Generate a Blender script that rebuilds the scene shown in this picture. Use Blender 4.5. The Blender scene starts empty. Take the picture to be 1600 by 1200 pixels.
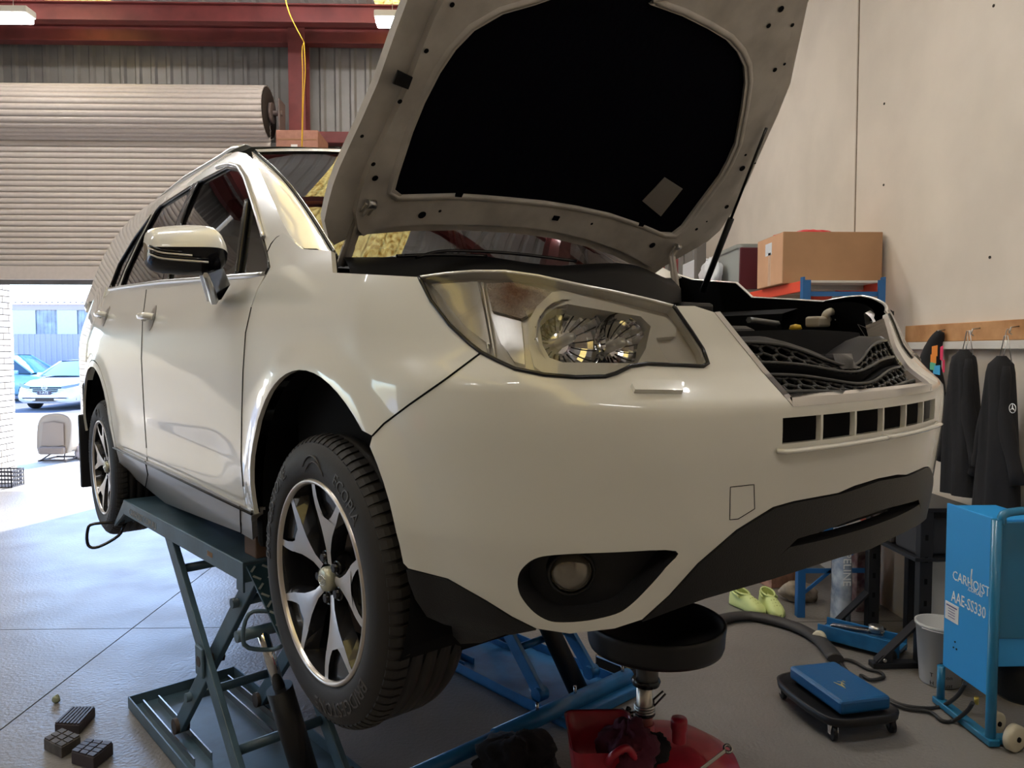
import bpy, bmesh, math, random
import numpy as np
from mathutils import Vector, Matrix
from mathutils.geometry import delaunay_2d_cdt
random.seed(7)
SC = bpy.context.scene
COL = SC.collection
# ------------------------------------------------------------------ camera
F_PX = 1155.75
CAMH = 1.73
_ya = -math.atan(30 / F_PX); _pi = -math.atan(52 / F_PX)
FW = np.array([-math.sin(_ya) * math.cos(_pi), math.cos(_ya) * math.cos(_pi), math.sin(_pi)])
RT = np.cross(FW, [0, 0, 1]); RT /= np.linalg.norm(RT); UP = np.cross(RT, FW)
CAM = np.array([0, 0, CAMH])
cd = bpy.data.cameras.new('camera'); cam = bpy.data.objects.new('camera', cd); COL.objects.link(cam)
cd.sensor_width = 36; cd.lens = F_PX / 1600 * 36; cd.clip_end = 300; cd.clip_start = .02
cam.matrix_world = Matrix(((RT[0], UP[0], -FW[0], 0), (RT[1], UP[1], -FW[1], 0), (RT[2], UP[2], -FW[2], CAMH), (0, 0, 0, 1)))
SC.camera = cam
# ------------------------------------------------------------------ light
SC.view_settings.view_transform = 'Standard'; SC.view_settings.look = 'None'
SC.view_settings.gamma = 1; SC.view_settings.use_curve_mapping = False
SC.view_settings.exposure = 0.0
BATTEN_E = 70.0
w = bpy.data.worlds.new('sky'); SC.world = w; w.use_nodes = True
nt = w.node_tree; bg = nt.nodes['Background']
sky = nt.nodes.new('ShaderNodeTexSky'); sky.sky_type = 'NISHITA'; sky.sun_disc = False
sky.sun_elevation = math.radians(42); sky.sun_rotation = math.radians(-17); sky.air_density = 1.3; sky.dust_density = .6; sky.ozone_density = 2
hue = nt.nodes.new('ShaderNodeMix'); hue.data_type = 'RGBA'; hue.blend_type = 'MULTIPLY'; hue.inputs[0].default_value = 1; hue.inputs[7].default_value = (.78, .95, 1.28, 1)
nt.links.new(sky.outputs[0], hue.inputs[6]); nt.links.new(hue.outputs[2], bg.inputs[0]); bg.inputs[1].default_value = 0.75
sd = bpy.data.lights.new('sun', 'SUN'); sd.energy = 14; sd.angle = math.radians(.6); sd.color = (1, .95, .87)
sun = bpy.data.objects.new('sun', sd); COL.objects.link(sun)
_sd = Vector((-.294, -.956, -math.tan(math.radians(40)))).normalized()
sun.rotation_euler = _sd.to_track_quat('-Z', 'Y').to_euler()

# ------------------------------------------------------------------ helpers
def ray(px, py):
    return FW + RT * (px - 800) / F_PX + UP * (600 - py) / F_PX
def atD(px, py, Y):
    d = ray(px, py); return Vector(CAM + d * (Y / d[1]))
def atZ(px, py, z):
    d = ray(px, py); return Vector(CAM + d * ((z - CAMH) / d[2]))
def atX(px, py, x):
    d = ray(px, py); return Vector(CAM + d * (x / d[0]))

MATS = {}
def mat(name, col, rough=.5, metal=0., coat=0., noise=0., nscale=20, bump=0., bscale=60, spec=.5, emit=None, es=1., trans=0., alpha=1., ior=1.45, col2=None, wear=None):
    if name in MATS: return MATS[name]
    m = bpy.data.materials.new(name); m.use_nodes = True; t = m.node_tree; b = t.nodes['Principled BSDF']
    b.inputs['Base Color'].default_value = (*col, 1); b.inputs['Roughness'].default_value = rough
    b.inputs['Metallic'].default_value = metal; b.inputs['Coat Weight'].default_value = coat; b.inputs['Coat Roughness'].default_value = .03
    b.inputs['Specular IOR Level'].default_value = spec; b.inputs['Transmission Weight'].default_value = trans
    b.inputs['Alpha'].default_value = alpha; b.inputs['IOR'].default_value = ior
    if emit: b.inputs['Emission Color'].default_value = (*emit, 1); b.inputs['Emission Strength'].default_value = es
    tc = t.nodes.new('ShaderNodeTexCoord')
    if noise or col2:
        n = t.nodes.new('ShaderNodeTexNoise'); n.inputs['Scale'].default_value = nscale; n.inputs['Detail'].default_value = 6
        t.links.new(tc.outputs['Object'], n.inputs['Vector'])
        mx = t.nodes.new('ShaderNodeMix'); mx.data_type = 'RGBA'
        c2 = col2 or tuple(c * (1 - noise) for c in col)
        mx.inputs[6].default_value = (*col, 1); mx.inputs[7].default_value = (*c2, 1)
        r = t.nodes.new('ShaderNodeValToRGB'); r.color_ramp.elements[0].position = .38; r.color_ramp.elements[1].position = .66
        t.links.new(n.outputs['Fac'], r.inputs[0]); t.links.new(r.outputs[0], mx.inputs[0]); t.links.new(mx.outputs[2], b.inputs['Base Color'])
    if bump:
        n2 = t.nodes.new('ShaderNodeTexNoise'); n2.inputs['Scale'].default_value = bscale; n2.inputs['Detail'].default_value = 4
        t.links.new(tc.outputs['Object'], n2.inputs['Vector'])
        bp = t.nodes.new('ShaderNodeBump'); bp.inputs['Strength'].default_value = bump; bp.inputs['Distance'].default_value = .01
        t.links.new(n2.outputs['Fac'], bp.inputs['Height']); t.links.new(bp.outputs[0], b.inputs['Normal'])
    MATS[name] = m; return m

def glassmat(name, tint, refl=1.0, ior=1.5):
    if name in MATS: return MATS[name]
    m = bpy.data.materials.new(name); m.use_nodes = True; t = m.node_tree
    for n in list(t.nodes): t.nodes.remove(n)
    o = t.nodes.new('ShaderNodeOutputMaterial'); tr = t.nodes.new('ShaderNodeBsdfTransparent'); gl = t.nodes.new('ShaderNodeBsdfGlossy')
    fr = t.nodes.new('ShaderNodeFresnel'); fr.inputs[0].default_value = ior; mx = t.nodes.new('ShaderNodeMixShader')
    tr.inputs[0].default_value = (*tint, 1); gl.inputs['Roughness'].default_value = .01; gl.inputs[0].default_value = (refl, refl, refl, 1)
    t.links.new(fr.outputs[0], mx.inputs[0]); t.links.new(tr.outputs[0], mx.inputs[1]); t.links.new(gl.outputs[0], mx.inputs[2]); t.links.new(mx.outputs[0], o.inputs[0])
    MATS[name] = m; return m

class MB:
    def __init__(s): s.v = []; s.f = []; s.sm = []
    def add(s, vs, fs, smooth=False):
        n = len(s.v); s.v += [tuple(v) for v in vs]; s.f += [[i + n for i in f] for f in fs]; s.sm += [smooth] * len(fs); return s
    def box(s, c, size, rot=None, bev=0.):
        c = Vector(c); hx, hy, hz = [q / 2 for q in size]
        R = rot if rot is not None else Matrix.Identity(3)
        if bev <= 0:
            vs = [c + R @ Vector((x * hx, y * hy, z * hz)) for z in (-1, 1) for y in (-1, 1) for x in (-1, 1)]
            return s.add(vs, [(0, 2, 3, 1), (4, 5, 7, 6), (0, 1, 5, 4), (2, 6, 7, 3), (0, 4, 6, 2), (1, 3, 7, 5)])
        bm = bmesh.new(); bmesh.ops.create_cube(bm, size=1)
        for v in bm.verts: v.co = Vector((v.co.x * hx * 2, v.co.y * hy * 2, v.co.z * hz * 2))
        bmesh.ops.bevel(bm, geom=bm.edges[:], offset=min(bev, hx * .95, hy * .95, hz * .95), segments=2, affect='EDGES', profile=.5)
        bm.verts.index_update(); vs = [c + R @ v.co for v in bm.verts]; fs = [[v.index for v in f.verts] for f in bm.faces]; bm.free()
        return s.add(vs, fs)
    def bar(s, a, b, wd, ht, up=(0, 0, 1), bev=0.):
        a, b = Vector(a), Vector(b); d = (b - a); L = d.length; d.normalize(); u = Vector(up)
        r = d.cross(u)
        if r.length < 1e-4: r = d.cross(Vector((1, 0, 0)))
        r.normalize(); u = r.cross(d)
        return s.box((a + b) / 2, (L, wd, ht), Matrix((d, -r, u)).transposed(), bev)
    def tube(s, pts, r, n=10, closed=False, cap=True, flat=None):
        pts = [Vector(p) for p in pts]; m = len(pts); rs = r if isinstance(r, (list, tuple)) else [r] * m
        vs = []; pu = None
        for i, p in enumerate(pts):
            if closed: d = pts[(i + 1) % m] - pts[i - 1]
            else: d = pts[min(i + 1, m - 1)] - pts[max(i - 1, 0)]
            if d.length < 1e-9: d = Vector((0, 0, 1))
            d.normalize()
            if pu is None:
                pu = Vector((0, 0, 1)) if abs(d.z) < .9 else Vector((1, 0, 0))
            x = d.cross(pu)
            if x.length < 1e-5: x = d.cross(Vector((0, 1, 0)))
            x.normalize(); pu = x.cross(d)
            for k in range(n):
                a = 2 * math.pi * k / n; vs.append(p + x * math.cos(a) * rs[i] + pu * math.sin(a) * rs[i] * (flat or 1))
        fs = []
        for i in range(m if closed else m - 1):
            for k in range(n):
                j = (i + 1) % m; fs.append((i * n + k, i * n + (k + 1) % n, j * n + (k + 1) % n, j * n + k))
        s.add(vs, fs, True)
        if cap and not closed:
            b = len(s.v) - m * n
            s.f += [[b + k for k in range(n)][::-1], [b + (m - 1) * n + k for k in range(n)]]; s.sm += [False, False]
        return s
    def cyl(s, a, b, r, n=20, r2=None): return s.tube([a, b], [r, r if r2 is None else r2], n)
    def lathe(s, prof, o=(0, 0, 0), axis='Z', n=32, smooth=True, R=None, a0=0, a1=2 * math.pi):
        o = Vector(o); vs = []; full = abs(a1 - a0 - 2 * math.pi) < 1e-6; m = n if full else n + 1
        for k in range(m):
            a = a0 + (a1 - a0) * k / n; c, sn = math.cos(a), math.sin(a)
            for (r, h) in prof:
                v = {'Z': (r * c, r * sn, h), 'Y': (r * c, h, r * sn), 'X': (h, r * c, r * sn)}[axis]
                v = Vector(v)
                if R is not None: v = R @ v
                vs.append(o + v)
        p = len(prof); fs = []
        for k in range(n):
            k2 = (k + 1) % m
            for j in range(p - 1): fs.append((k * p + j, k2 * p + j, k2 * p + j + 1, k * p + j + 1))
        return s.add(vs, fs, smooth)
    def prism(s, poly, fn, h0, h1):
        """poly 2D; fn(x,y,h)->3D"""
        n = len(poly); vs = [fn(x, y, h0) for x, y in poly] + [fn(x, y, h1) for x, y in poly]
        fs = [list(range(n))[::-1], list(range(n, 2 * n))] + [(i, (i + 1) % n, n + (i + 1) % n, n + i) for i in range(n)]
        return s.add(vs, fs)
    def grid(s, rows, smooth=True, closed_u=False, closed_v=False):
        nu, nv = len(rows), len(rows[0]); vs = [v for r in rows for v in r]; fs = []
        for i in range(nu if closed_u else nu - 1):
            for j in range(nv if closed_v else nv - 1):
                a, b = (i + 1) % nu, (j + 1) % nv; fs.append((i * nv + j, a * nv + j, a * nv + b, i * nv + b))
        return s.add(vs, fs, smooth)
    def build(s, name, m, parent=None, world=True, fix=True, bevel=0., subd=0, smooth_all=None):
        me = bpy.data.meshes.new(name)
        off = Vector((0, 0, 0))
        if parent is not None and world: off = ROOT.get(parent.name, Vector((0, 0, 0)))
        me.from_pydata([tuple(Vector(v) - off) for v in s.v], [], s.f)
        me.polygons.foreach_set('use_smooth', [bool(q) if smooth_all is None else smooth_all for q in s.sm])
        me.materials.append(m)
        if fix:
            bm = bmesh.new(); bm.from_mesh(me); bmesh.ops.recalc_face_normals(bm, faces=bm.faces); bm.to_mesh(me); bm.free()
        me.update()
        o = bpy.data.objects.new(name, me); COL.objects.link(o)
        if parent is not None: o.parent = parent
        if parent is not None: ROOT[o.name] = off
        if bevel:
            md = o.modifiers.new('b', 'BEVEL'); md.width = bevel; md.segments = 2; md.limit_method = 'ANGLE'; md.angle_limit = math.radians(40)
        if subd:
            md = o.modifiers.new('s', 'SUBSURF'); md.levels = subd; md.render_levels = subd
        return o
ROOT = {}
def thing(name, label, cat, loc=(0, 0, 0), group=None):
    o = bpy.data.objects.new(name, None); COL.objects.link(o); o.location = loc; o.empty_display_size = .1
    o['label'] = label; o['category'] = cat
    if group: o['group'] = group
    ROOT[o.name] = Vector(loc); return o
def tag(o, label, cat, group=None, kind=None):
    o['label'] = label; o['category'] = cat
    if group: o['group'] = group
    if kind: o['kind'] = kind
    return o
def struct(o, label=None):
    o['kind'] = 'structure'
    if label: o['label'] = label; o['category'] = 'structure'
    return o
def origin(o, loc):
    loc = Vector(loc); o.data.transform(Matrix.Translation(-loc)); o.location = loc; return o
def lift_root(parent_obj, name, label, cat): pass
def cr(P, n=8, closed=False):
    P = [np.array(p, float) for p in P]
    Q = [P[-1]] + P + [P[0], P[1]] if closed else [2 * P[0] - P[1]] + P + [2 * P[-1] - P[-2]]
    o = []
    for i in range(1, len(Q) - 2):
        for k in range(n):
            t = k / n; a, b, c, d = Q[i - 1:i + 3]
            o.append(.5 * ((2 * b) + (c - a) * t + (2 * a - 5 * b + 4 * c - d) * t * t + (3 * b - a - 3 * c + d) * t ** 3))
    if not closed: o.append(Q[-2])
    return o
def text_mb(txt, size, ext, fn, mb=None, align='CENTER'):
    cu = bpy.data.curves.new('t', 'FONT'); cu.body = txt; cu.size = size; cu.extrude = ext; cu.align_x = align; cu.align_y = 'CENTER'; cu.resolution_u = 2
    ob = bpy.data.objects.new('t', cu); COL.objects.link(ob); dg = bpy.context.evaluated_depsgraph_get(); dg.update()
    me = ob.evaluated_get(dg).to_mesh(); mb = mb or MB()
    mb.add([fn(v.co.x, v.co.y, v.co.z) for v in me.vertices], [list(p.vertices) for p in me.polygons])
    ob.evaluated_get(dg).to_mesh_clear(); bpy.data.objects.remove(ob); bpy.data.curves.remove(cu); return mb
def ring(cx, cy, r, n=24, a0=0, a1=2 * math.pi): return [(cx + r * math.cos(a0 + (a1 - a0) * k / n), cy + r * math.sin(a0 + (a1 - a0) * k / n)) for k in range(n)]
def blob(mb, c, size, seed=0, amp=.25, n=14, m=10, fl=None):
    """a crumpled lump (rag, bag)"""
    from mathutils import noise
    rows = []; n = int(n * 1.6); m = int(m * 1.5); o = Vector((seed * 3.7, seed * 1.3, seed * 2.1))
    for i in range(m + 1):
        th = math.pi * i / m; row = []
        for k in range(n):
            a = 2 * math.pi * k / n; d = Vector((math.sin(th) * math.cos(a), math.sin(th) * math.sin(a), math.cos(th)))
            r = 1 + amp * 1.1 * noise.noise(d * 1.6 + o) + amp * 1.2 * (.5 - abs(noise.noise(d * 3.3 + o))) + amp * .5 * (.3 - abs(noise.noise(d * 7 + o)))
            z = d.z * size[2] * r
            if fl is not None: z = max(z, fl)
            row.append((c[0] + d.x * size[0] * r, c[1] + d.y * size[1] * r, c[2] + z))
        rows.append(row)
    return mb.grid(rows, True, closed_v=True)

# ------------------------------------------------------------------ materials
M_WHITE = mat('white_car_paint', (.69, .68, .63), .25, coat=1.0)
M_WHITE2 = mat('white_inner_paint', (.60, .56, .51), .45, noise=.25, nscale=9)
M_BLK = mat('black_plastic', (.013, .013, .015), .42, bump=.12, bscale=300, spec=.35)
M_BLKG = mat('black_gloss', (.01, .01, .013), .15)
M_DARK = mat('under_black', (.005, .005, .006), .85, spec=.15)
M_PAD = mat('hood_insulation', (.003, .003, .006), .95, bump=.3, bscale=60, spec=.05)
M_CHR = mat('chrome', (.75, .75, .76), .08, 1.)
M_SAT = mat('satin_silver', (.55, .55, .55), .3, 1.)
M_CLAD = mat('grey_cladding', (.33, .32, .31), .3, coat=.2)
M_RUB = mat('tyre_rubber', (.017, .015, .015), .62, bump=.05, bscale=200)
M_RUBT = mat('tyre_lettering', (.05, .046, .045), .5)
M_MACH = mat('machined_alloy', (.62, .58, .55), .28, .75)
M_RIMB = mat('gloss_black_alloy', (.015, .015, .018), .22, coat=.5)
M_RUST = mat('brake_iron', (.08, .06, .05), .6, .6)
M_GLASS = glassmat('clear_glass', (.55, .6, .58), 1., 2.1)
M_GLASSD = glassmat('tinted_glass', (.34, .37, .38), 1., 1.65)
M_LENS = glassmat('lamp_lens', (.93, .93, .93), 1., 1.4)
M_LAMP = mat('lamp_reflector', (.74, .72, .68), .2, .35)
M_LAMPG = mat('lamp_bezel_grey', (.70, .67, .61), .25, .2)
M_AMB = mat('amber_lens', (.56, .50, .44), .2, .4, bump=.7, bscale=200, col2=(.30, .17, .11), nscale=10)
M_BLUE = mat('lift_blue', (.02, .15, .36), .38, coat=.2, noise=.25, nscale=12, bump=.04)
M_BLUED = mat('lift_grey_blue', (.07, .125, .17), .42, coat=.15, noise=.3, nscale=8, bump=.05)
M_STEEL = mat('bare_steel', (.5, .5, .5), .25, 1.)
M_BLUEB = mat('cabinet_blue', (.03, .32, .76), .4, coat=.1)
M_TEAL = mat('frame_teal', (.015, .17, .34), .35, coat=.3)
M_RED = mat('tank_red', (.42, .012, .035), .35, coat=.3, noise=.2)
M_REDB = mat('shelf_orange_red', (.80, .09, .045), .4)
M_SHBLUE = mat('shelf_blue', (.02, .12, .33), .4)
M_CARD = mat('cardboard', (.42, .24, .13), .85, noise=.1, nscale=5)
M_CARDL = mat('cardboard_light', (.62, .36, .22), .85, noise=.1, nscale=5)
M_TAPE = mat('brown_tape', (.30, .15, .07), .4)
M_PAPER = mat('white_label', (.75, .75, .75), .6)
M_STEELRED = mat('red_oxide_steel', (.22, .045, .043), .5, noise=.3, nscale=4)
M_YEL = mat('yellow_webbing', (.75, .45, .03), .7)
M_CONC = mat('concrete_wall', (.72, .65, .57), .75, noise=.13, nscale=1.3, bump=.12, bscale=10)
M_SEAL = mat('joint_sealant', (.20, .15, .10), .8, noise=.3)
M_WOOD = mat('raw_pine', (.55, .30, .14), .6, col2=(.38, .18, .07), nscale=6)
M_WPAINT = mat('white_painted_metal', (.62, .60, .57), .5)
M_CLADW = mat('wall_cladding', (.26, .25, .24), .45, .2, noise=.2, nscale=3)
M_DOORC = mat('roller_door_beige', (.60, .53, .48), .42, noise=.06)
M_BRICK = mat('cream_brick', (.72, .66, .58), .85, noise=.12, nscale=30, bump=.2)
M_MORT = mat('mortar', (.10, .08, .065), .95)
M_TEXT_W = mat('white_lettering', (.80, .82, .84), .5)
M_TEXT_K = mat('black_marker', (.02, .02, .03), .6)

# ================================================================== ROOM SHELL
XR = 2.65; XL = -8.2; YB = 9.0; YF = -4.2; ZC = 5.78
# floor slabs with recessed joints
def floor_mat():
    m = mat('workshop_floor', (.21, .195, .185), .36, noise=.25, nscale=1.1, bump=.35, bscale=55)
    t = m.node_tree; b = t.nodes['Principled BSDF']; n = t.nodes.new('ShaderNodeTexNoise'); n.inputs['Scale'].default_value = 3; n.inputs['Detail'].default_value = 8
    tc = [x for x in t.nodes if x.type == 'TEX_COORD'][0]; t.links.new(tc.outputs['Object'], n.inputs['Vector'])
    mr = t.nodes.new('ShaderNodeMapRange'); mr.inputs[3].default_value = .22; mr.inputs[4].default_value = .5; t.links.new(n.outputs['Fac'], mr.inputs[0]); t.links.new(mr.outputs[0], b.inputs['Roughness'])
    return m
MF = floor_mat()
fl = MB().box(((XL + XR) / 2, 2.5, -.08), (XR - XL + .3, 13.6, .1)).build('floor', M_SEAL); struct(fl)
for x0, x1 in ((XL, -2.25), (-2.25, XR)):
    for y0, y1 in ((YF, 4.6), (4.6, YB + .2)):
        MB().box(((x0 + x1) / 2, (y0 + y1) / 2, -.012), (x1 - x0 - .008, y1 - y0 - .008, .024)).build('floor_slab', MF, fl)
M_APRON = mat('apron_concrete', (.60, .57, .52), .8, noise=.1, nscale=2)
ap = MB().box((-8, 15, -.03), (44, 11.6, .06)).build('floor_apron', M_APRON); struct(ap)
M_ROAD = mat('asphalt', (.17, .17, .19), .9, noise=.2, nscale=3)
yd = MB().box((-19.2, 2.5, -.03), (21.6, 13.4, .06)).build('floor_yard', M_APRON); struct(yd)
rd = MB().box((-10, 45.8, -.03), (90, 50, .06)).build('floor_road', M_ROAD); struct(rd)
# right wall: tilt-up concrete panels
wr = MB().box((XR + .15, 2.65, 3), (.14, 14.1, 6.4)).build('wall_right', M_SEAL); struct(wr)
jy = atX(1338, 200, XR).y
for y0, y1 in ((YF - .3, jy - .011), (jy + .011, YB + .68)):
    MB().box((XR + .04, (y0 + y1) / 2, 3.0), (.08, y1 - y0, 6.2), bev=.008).build('wall_panel', M_CONC, wr)
MB().tube([(XR + .012, jy, z) for z in np.linspace(1.2, 6, 12)], .011, 8).build('joint_sealant', M_SEAL, wr)
M_HOLE = mat('anchor_hole', (.03, .025, .02), .9)
for px, py in ((1382, 162), (1381, 289), (1553, 9), (1547, 402)):
    p = atX(px, py, XR - .0); MB().cyl(p + Vector((-.004, 0, 0)), p + Vector((.01, 0, 0)), .008, 10).build('anchor_hole', M_HOLE, wr)
# faint shutter-board lines on the panel
# other walls (out of view, closing the room; left opening added for daylight)
wl = MB().box((XL - .1, -.95, 3), (.2, 6.9, 6.2)).box((XL - .1, 7.6, 3), (.2, 4.2, 6.2)).box((XL - .1, 4., 4.25), (.2, 3.0, 3.7)).build('wall_left', mat('left_wall_paint', (.50, .46, .40), .7, noise=.1, nscale=2)); struct(wl)
wf = MB().box(((XL + XR) / 2, YF - .1, 3), (XR - XL + .4, .2, 6.2)).build('wall_front', mat('front_wall_paint', (.26, .22, .18), .7, noise=.15, nscale=2)); struct(wf)
# back wall cladding: vertical ribbed sheets above / beside the roller door
def ribbed(x0, x1, z0, z1, y, pitch=.19, depth=.028, flip=1):
    prof = []; x = x0
    while x < x1 - 1e-4:
        for dx, dy in ((0, 0), (.10, 0), (.125, 1), (.165, 1), (.19, 0)):
            if x + dx * pitch / .19 <= x1 + 1e-6: prof.append((x + dx * pitch / .19, y - dy * depth * flip))
        x += pitch
    mb = MB(); mb.grid([[(a, b, z0), (a, b, z1)] for a, b in prof], False); return mb
DX0, DX1, DZ = -9.3, -2.70, 2.60
wb = MB().box((-2.8, YB + .62, 5.9), (11.6, .1, .2)).build('wall_back', M_STEELRED); struct(wb)
x = -8.17
while x < 2.6:
    x1 = min(x + .76, XR)
    z0 = 4.2 if x1 < DX1 + .3 else 0.0
    ribbed(x, x1, z0, 5.9, YB + .52).build('cladding_sheet', M_CLADW, wb, fix=False); x += .76
# header plate closing behind the drum and jamb beside the opening
MB().box((-5.6, YB + .40, 3.4), (5.9, .04, 1.7)).build('header_plate', M_CLADW, wb)
jb = MB().box((-2.60, YB + .20, 2.1), (.22, .45, 4.2), bev=.01).build('trim_1', M_CLADW); struct(jb)
# red steel frame
def beamI(name, a, b, h, wd, up=(0, 0, 1)):
    mb = MB(); a, b = Vector(a), Vector(b); u = Vector(up)
    mb.bar(a, b, .012, h, up); mb.bar(a + u * (h / 2), b + u * (h / 2), wd, .014, up); mb.bar(a - u * (h / 2), b - u * (h / 2), wd, .014, up); return mb
zb1 = (atD(300, 8, 8.5).z + atD(300, 35, 8.5).z) / 2; zb2 = (atD(300, 40, 9.2).z + atD(300, 65, 9.2).z) / 2
o = beamI('b', (XL, 8.5, zb1), (XR, 8.5, zb1), .19, .12).build('trim_2', M_STEELRED); struct(o)
o = beamI('b', (XL, 9.3, zb2 + .02), (XR, 9.3, zb2 + .02), .19, .14).build('trim_3', M_STEELRED); struct(o)
xc = (atD(450, 150, 9.1).x + atD(477, 150, 9.1).x) / 2
mb = MB(); mb.box((xc, 9.12, 2.8), (.20, .014, 5.6)); mb.box((xc, 9.34, 2.8), (.20, .014, 5.6)); mb.box((xc + .02, 9.23, 2.8), (.014, .22, 5.6))
o = mb.build('trim_4', M_STEELRED); struct(o)
zg = atD(530, 215, 9.3).z
o = MB().box(((xc + XR) / 2, 9.36, zg), (XR - xc, .16, .14), bev=.01).build('trim_5', M_STEELRED); struct(o)
o = MB().box(((xc + XR) / 2, 9.36, 2.2), (XR - xc, .16, .14), bev=.01).build('trim_6', M_STEELRED); struct(o)
# ceiling: ribbed roof sheets running in depth, with fibreglass skylight sheets
M_ROOF = mat('galvanised_roof', (.76, .76, .74), .5, .0, noise=.15, nscale=2)
def skymat():
    m = bpy.data.materials.new('fibreglass_skylight'); m.use_nodes = True; t = m.node_tree
    for n in list(t.nodes): t.nodes.remove(n)
    o = t.nodes.new('ShaderNodeOutputMaterial'); a = t.nodes.new('ShaderNodeBsdfTranslucent'); b = t.nodes.new('ShaderNodeBsdfDiffuse'); mx = t.nodes.new('ShaderNodeMixShader')
    n = t.nodes.new('ShaderNodeTexNoise'); n.inputs['Scale'].default_value = 25; tc = t.nodes.new('ShaderNodeTexCoord'); t.links.new(tc.outputs['Object'], n.inputs['Vector'])
    r = t.nodes.new('ShaderNodeValToRGB'); r.color_ramp.elements[0].color = (.35, .16, .02, 1); r.color_ramp.elements[1].color = (.85, .62, .18, 1); r.color_ramp.elements[0].position = .3; r.color_ramp.elements[1].position = .62
    t.links.new(n.outputs['Fac'], r.inputs[0]); t.links.new(r.outputs[0], a.inputs[0]); t.links.new(r.outputs[0], b.inputs[0]); mx.inputs[0].default_value = .35
    t.links.new(a.outputs[0], mx.inputs[1]); t.links.new(b.outputs[0], mx.inputs[2]); t.links.new(mx.outputs[0], o.inputs[0]); return m
M_SKYL = skymat()
cl = beamI('b', (XL, 5.0, ZC - .1), (XR, 5.0, ZC - .1), .19, .12).build('ceiling', M_STEELRED); struct(cl)
i = 0; x = -8.97
while x < 2.6:
    x1 = x + .76
    mb = MB(); prof = []
    for k in range(4):
        for dx, dz in ((0, 0), (.10, 0), (.125, 1), (.165, 1)): prof.append((x + k * .19 + dx, ZC + dz * .03))
    prof.append((x1, ZC)); mb.grid([[(a, YF - .2, b), (a, YB + .7, b)] for a, b in prof], False)
    sk = i in (5, 10, 11)
    mb.build('skylight_sheet' if sk else 'roof_sheet', M_SKYL if sk else M_ROOF, cl, fix=False); x += .76; i += 1
for k, y in enumerate((6.8, 3.0, .8, -1.5)):
    beamI('b', (XL, y, ZC - .1), (XR, y, ZC - .1), .19, .10).build('purlin', M_STEELRED, cl)
for xx in (1.9,):
    beamI('b', (xx, YF, ZC - .42), (xx, YB, ZC - .42), .42, .16).build('rafter', M_STEELRED, cl)

# roller door (curtain of ribbed slats, rolled drum above)
rd_ = thing('door_1', 'beige ribbed roller door, half raised, on its drum at the back of the workshop', 'door', (-5.9, 8.9, 2.6)); rd_['kind'] = 'structure'
zt = atD(200, 184, 8.85).z; zbm = atD(200, 437, 8.85).z; xr = atD(424, 300, 8.85).x
npix = 26; hh = (zt - zbm - .16) / npix
first = None
for k in range(npix):
    z0 = zbm + .16 + k * hh
    if first is None:
        prof = [(-.012, 0), (.014, .05), (.024, .18), (.028, .42), (.026, .66), (.018, .84), (.008, .93), (-.012, .955), (-.012, 1)]
        mb = MB(); mb.grid([[(DX0, 8.87 - a, z0 + b * hh), (xr, 8.87 - a, z0 + b * hh)] for a, b in prof], True)
        first = mb.build('slat', M_DOORC, rd_, fix=False); fz = z0
    else:
        c = first.copy(); COL.objects.link(c); c.parent = rd_; c.location = (0, 0, z0 - fz)
MB().box(((DX0 + xr) / 2, 8.87, zbm + .08), (xr - DX0, .035, .16), bev=.008).build('bottom_rail', M_DOORC, rd_)
ztop = atD(200, 121, 8.5).z; zlo = zt + .02; rdrum = .29; zc_ = ztop - rdrum + .02; yc_ = 8.85
xe = atD(408, 150, 8.56).x
prof = []
N = 26; fr = None
for k in range(N):
    a0 = 2 * math.pi * k / N; a1 = 2 * math.pi * (k + 1) / N; rows = []
    for t_, dr_ in ((0, -.014), (.06, .004), (.25, .012), (.5, .015), (.75, .012), (.92, .004), (.94, -.014), (1, -.014)):
        a = a0 + (a1 - a0) * t_; r = rdrum + dr_
        rows.append([(DX0, yc_ + r * math.cos(a), zc_ + r * math.sin(a)), (xe, yc_ + r * math.cos(a), zc_ + r * math.sin(a))])
    MB().grid(rows, True).build('slat', M_DOORC, rd_, fix=False)
MB().lathe([(0, 0), (.27, 0), (.29, -.01)], (xe + .01, yc_, zc_), 'X', 28).build('drum_end', mat('drum_dark', (.05, .04, .035), .6, .4), rd_, fix=False)
mb = MB(); mb.cyl((xe, yc_, zc_), (xe + .16, yc_, zc_), .03); mb.box((xe + .13, yc_ + .06, zc_ - .15), (.02, .26, .62), bev=.01); mb.cyl((xe + .02, yc_, zc_), (xe + .05, yc_, zc_), .12, 20)
mb.build('drum_bracket', mat('bracket_grey', (.16, .12, .11), .55), rd_)
mb = MB(); mb.box((xr + .02, 8.86, 1.75), (.07, .09, 3.5), bev=.006); mb.build('guide_rail', mat('rail_galv', (.30, .29, .26), .4, .6), rd_)

# ================================================================== BRICK WALL OUTSIDE (left)
bw = MB().box((-6.93, 9.95, 2.0), (.18, 1.52, 4.0)).build('wall_outside', M_MORT); struct(bw)
bm_ = None; r = 0
xface = -6.84
while r * .086 < 4.0:
    off = 0 if r % 2 else .12; y = 9.2 - off
    while y < 10.72:
        y0, y1 = max(y, 9.2), min(y + .23, 10.72)
        if y1 - y0 > .05:
            full = abs((y1 - y0) - .23) < .002
            if full and bm_ is not None:
                c = bm_.copy(); COL.objects.link(c); c.parent = bw; c.location = (random.uniform(-.003, .003), y0 - by0, r * .086 - bz0)
            else:
                mb = MB().box((xface, (y0 + y1) / 2, r * .086 + .038), (.04, y1 - y0, .076), bev=.004)
                ob = mb.build('brick', M_BRICK, bw)
                if full and bm_ is None: bm_, by0, bz0 = ob, y0, r * .086
        y += .24
    r += 1
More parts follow.
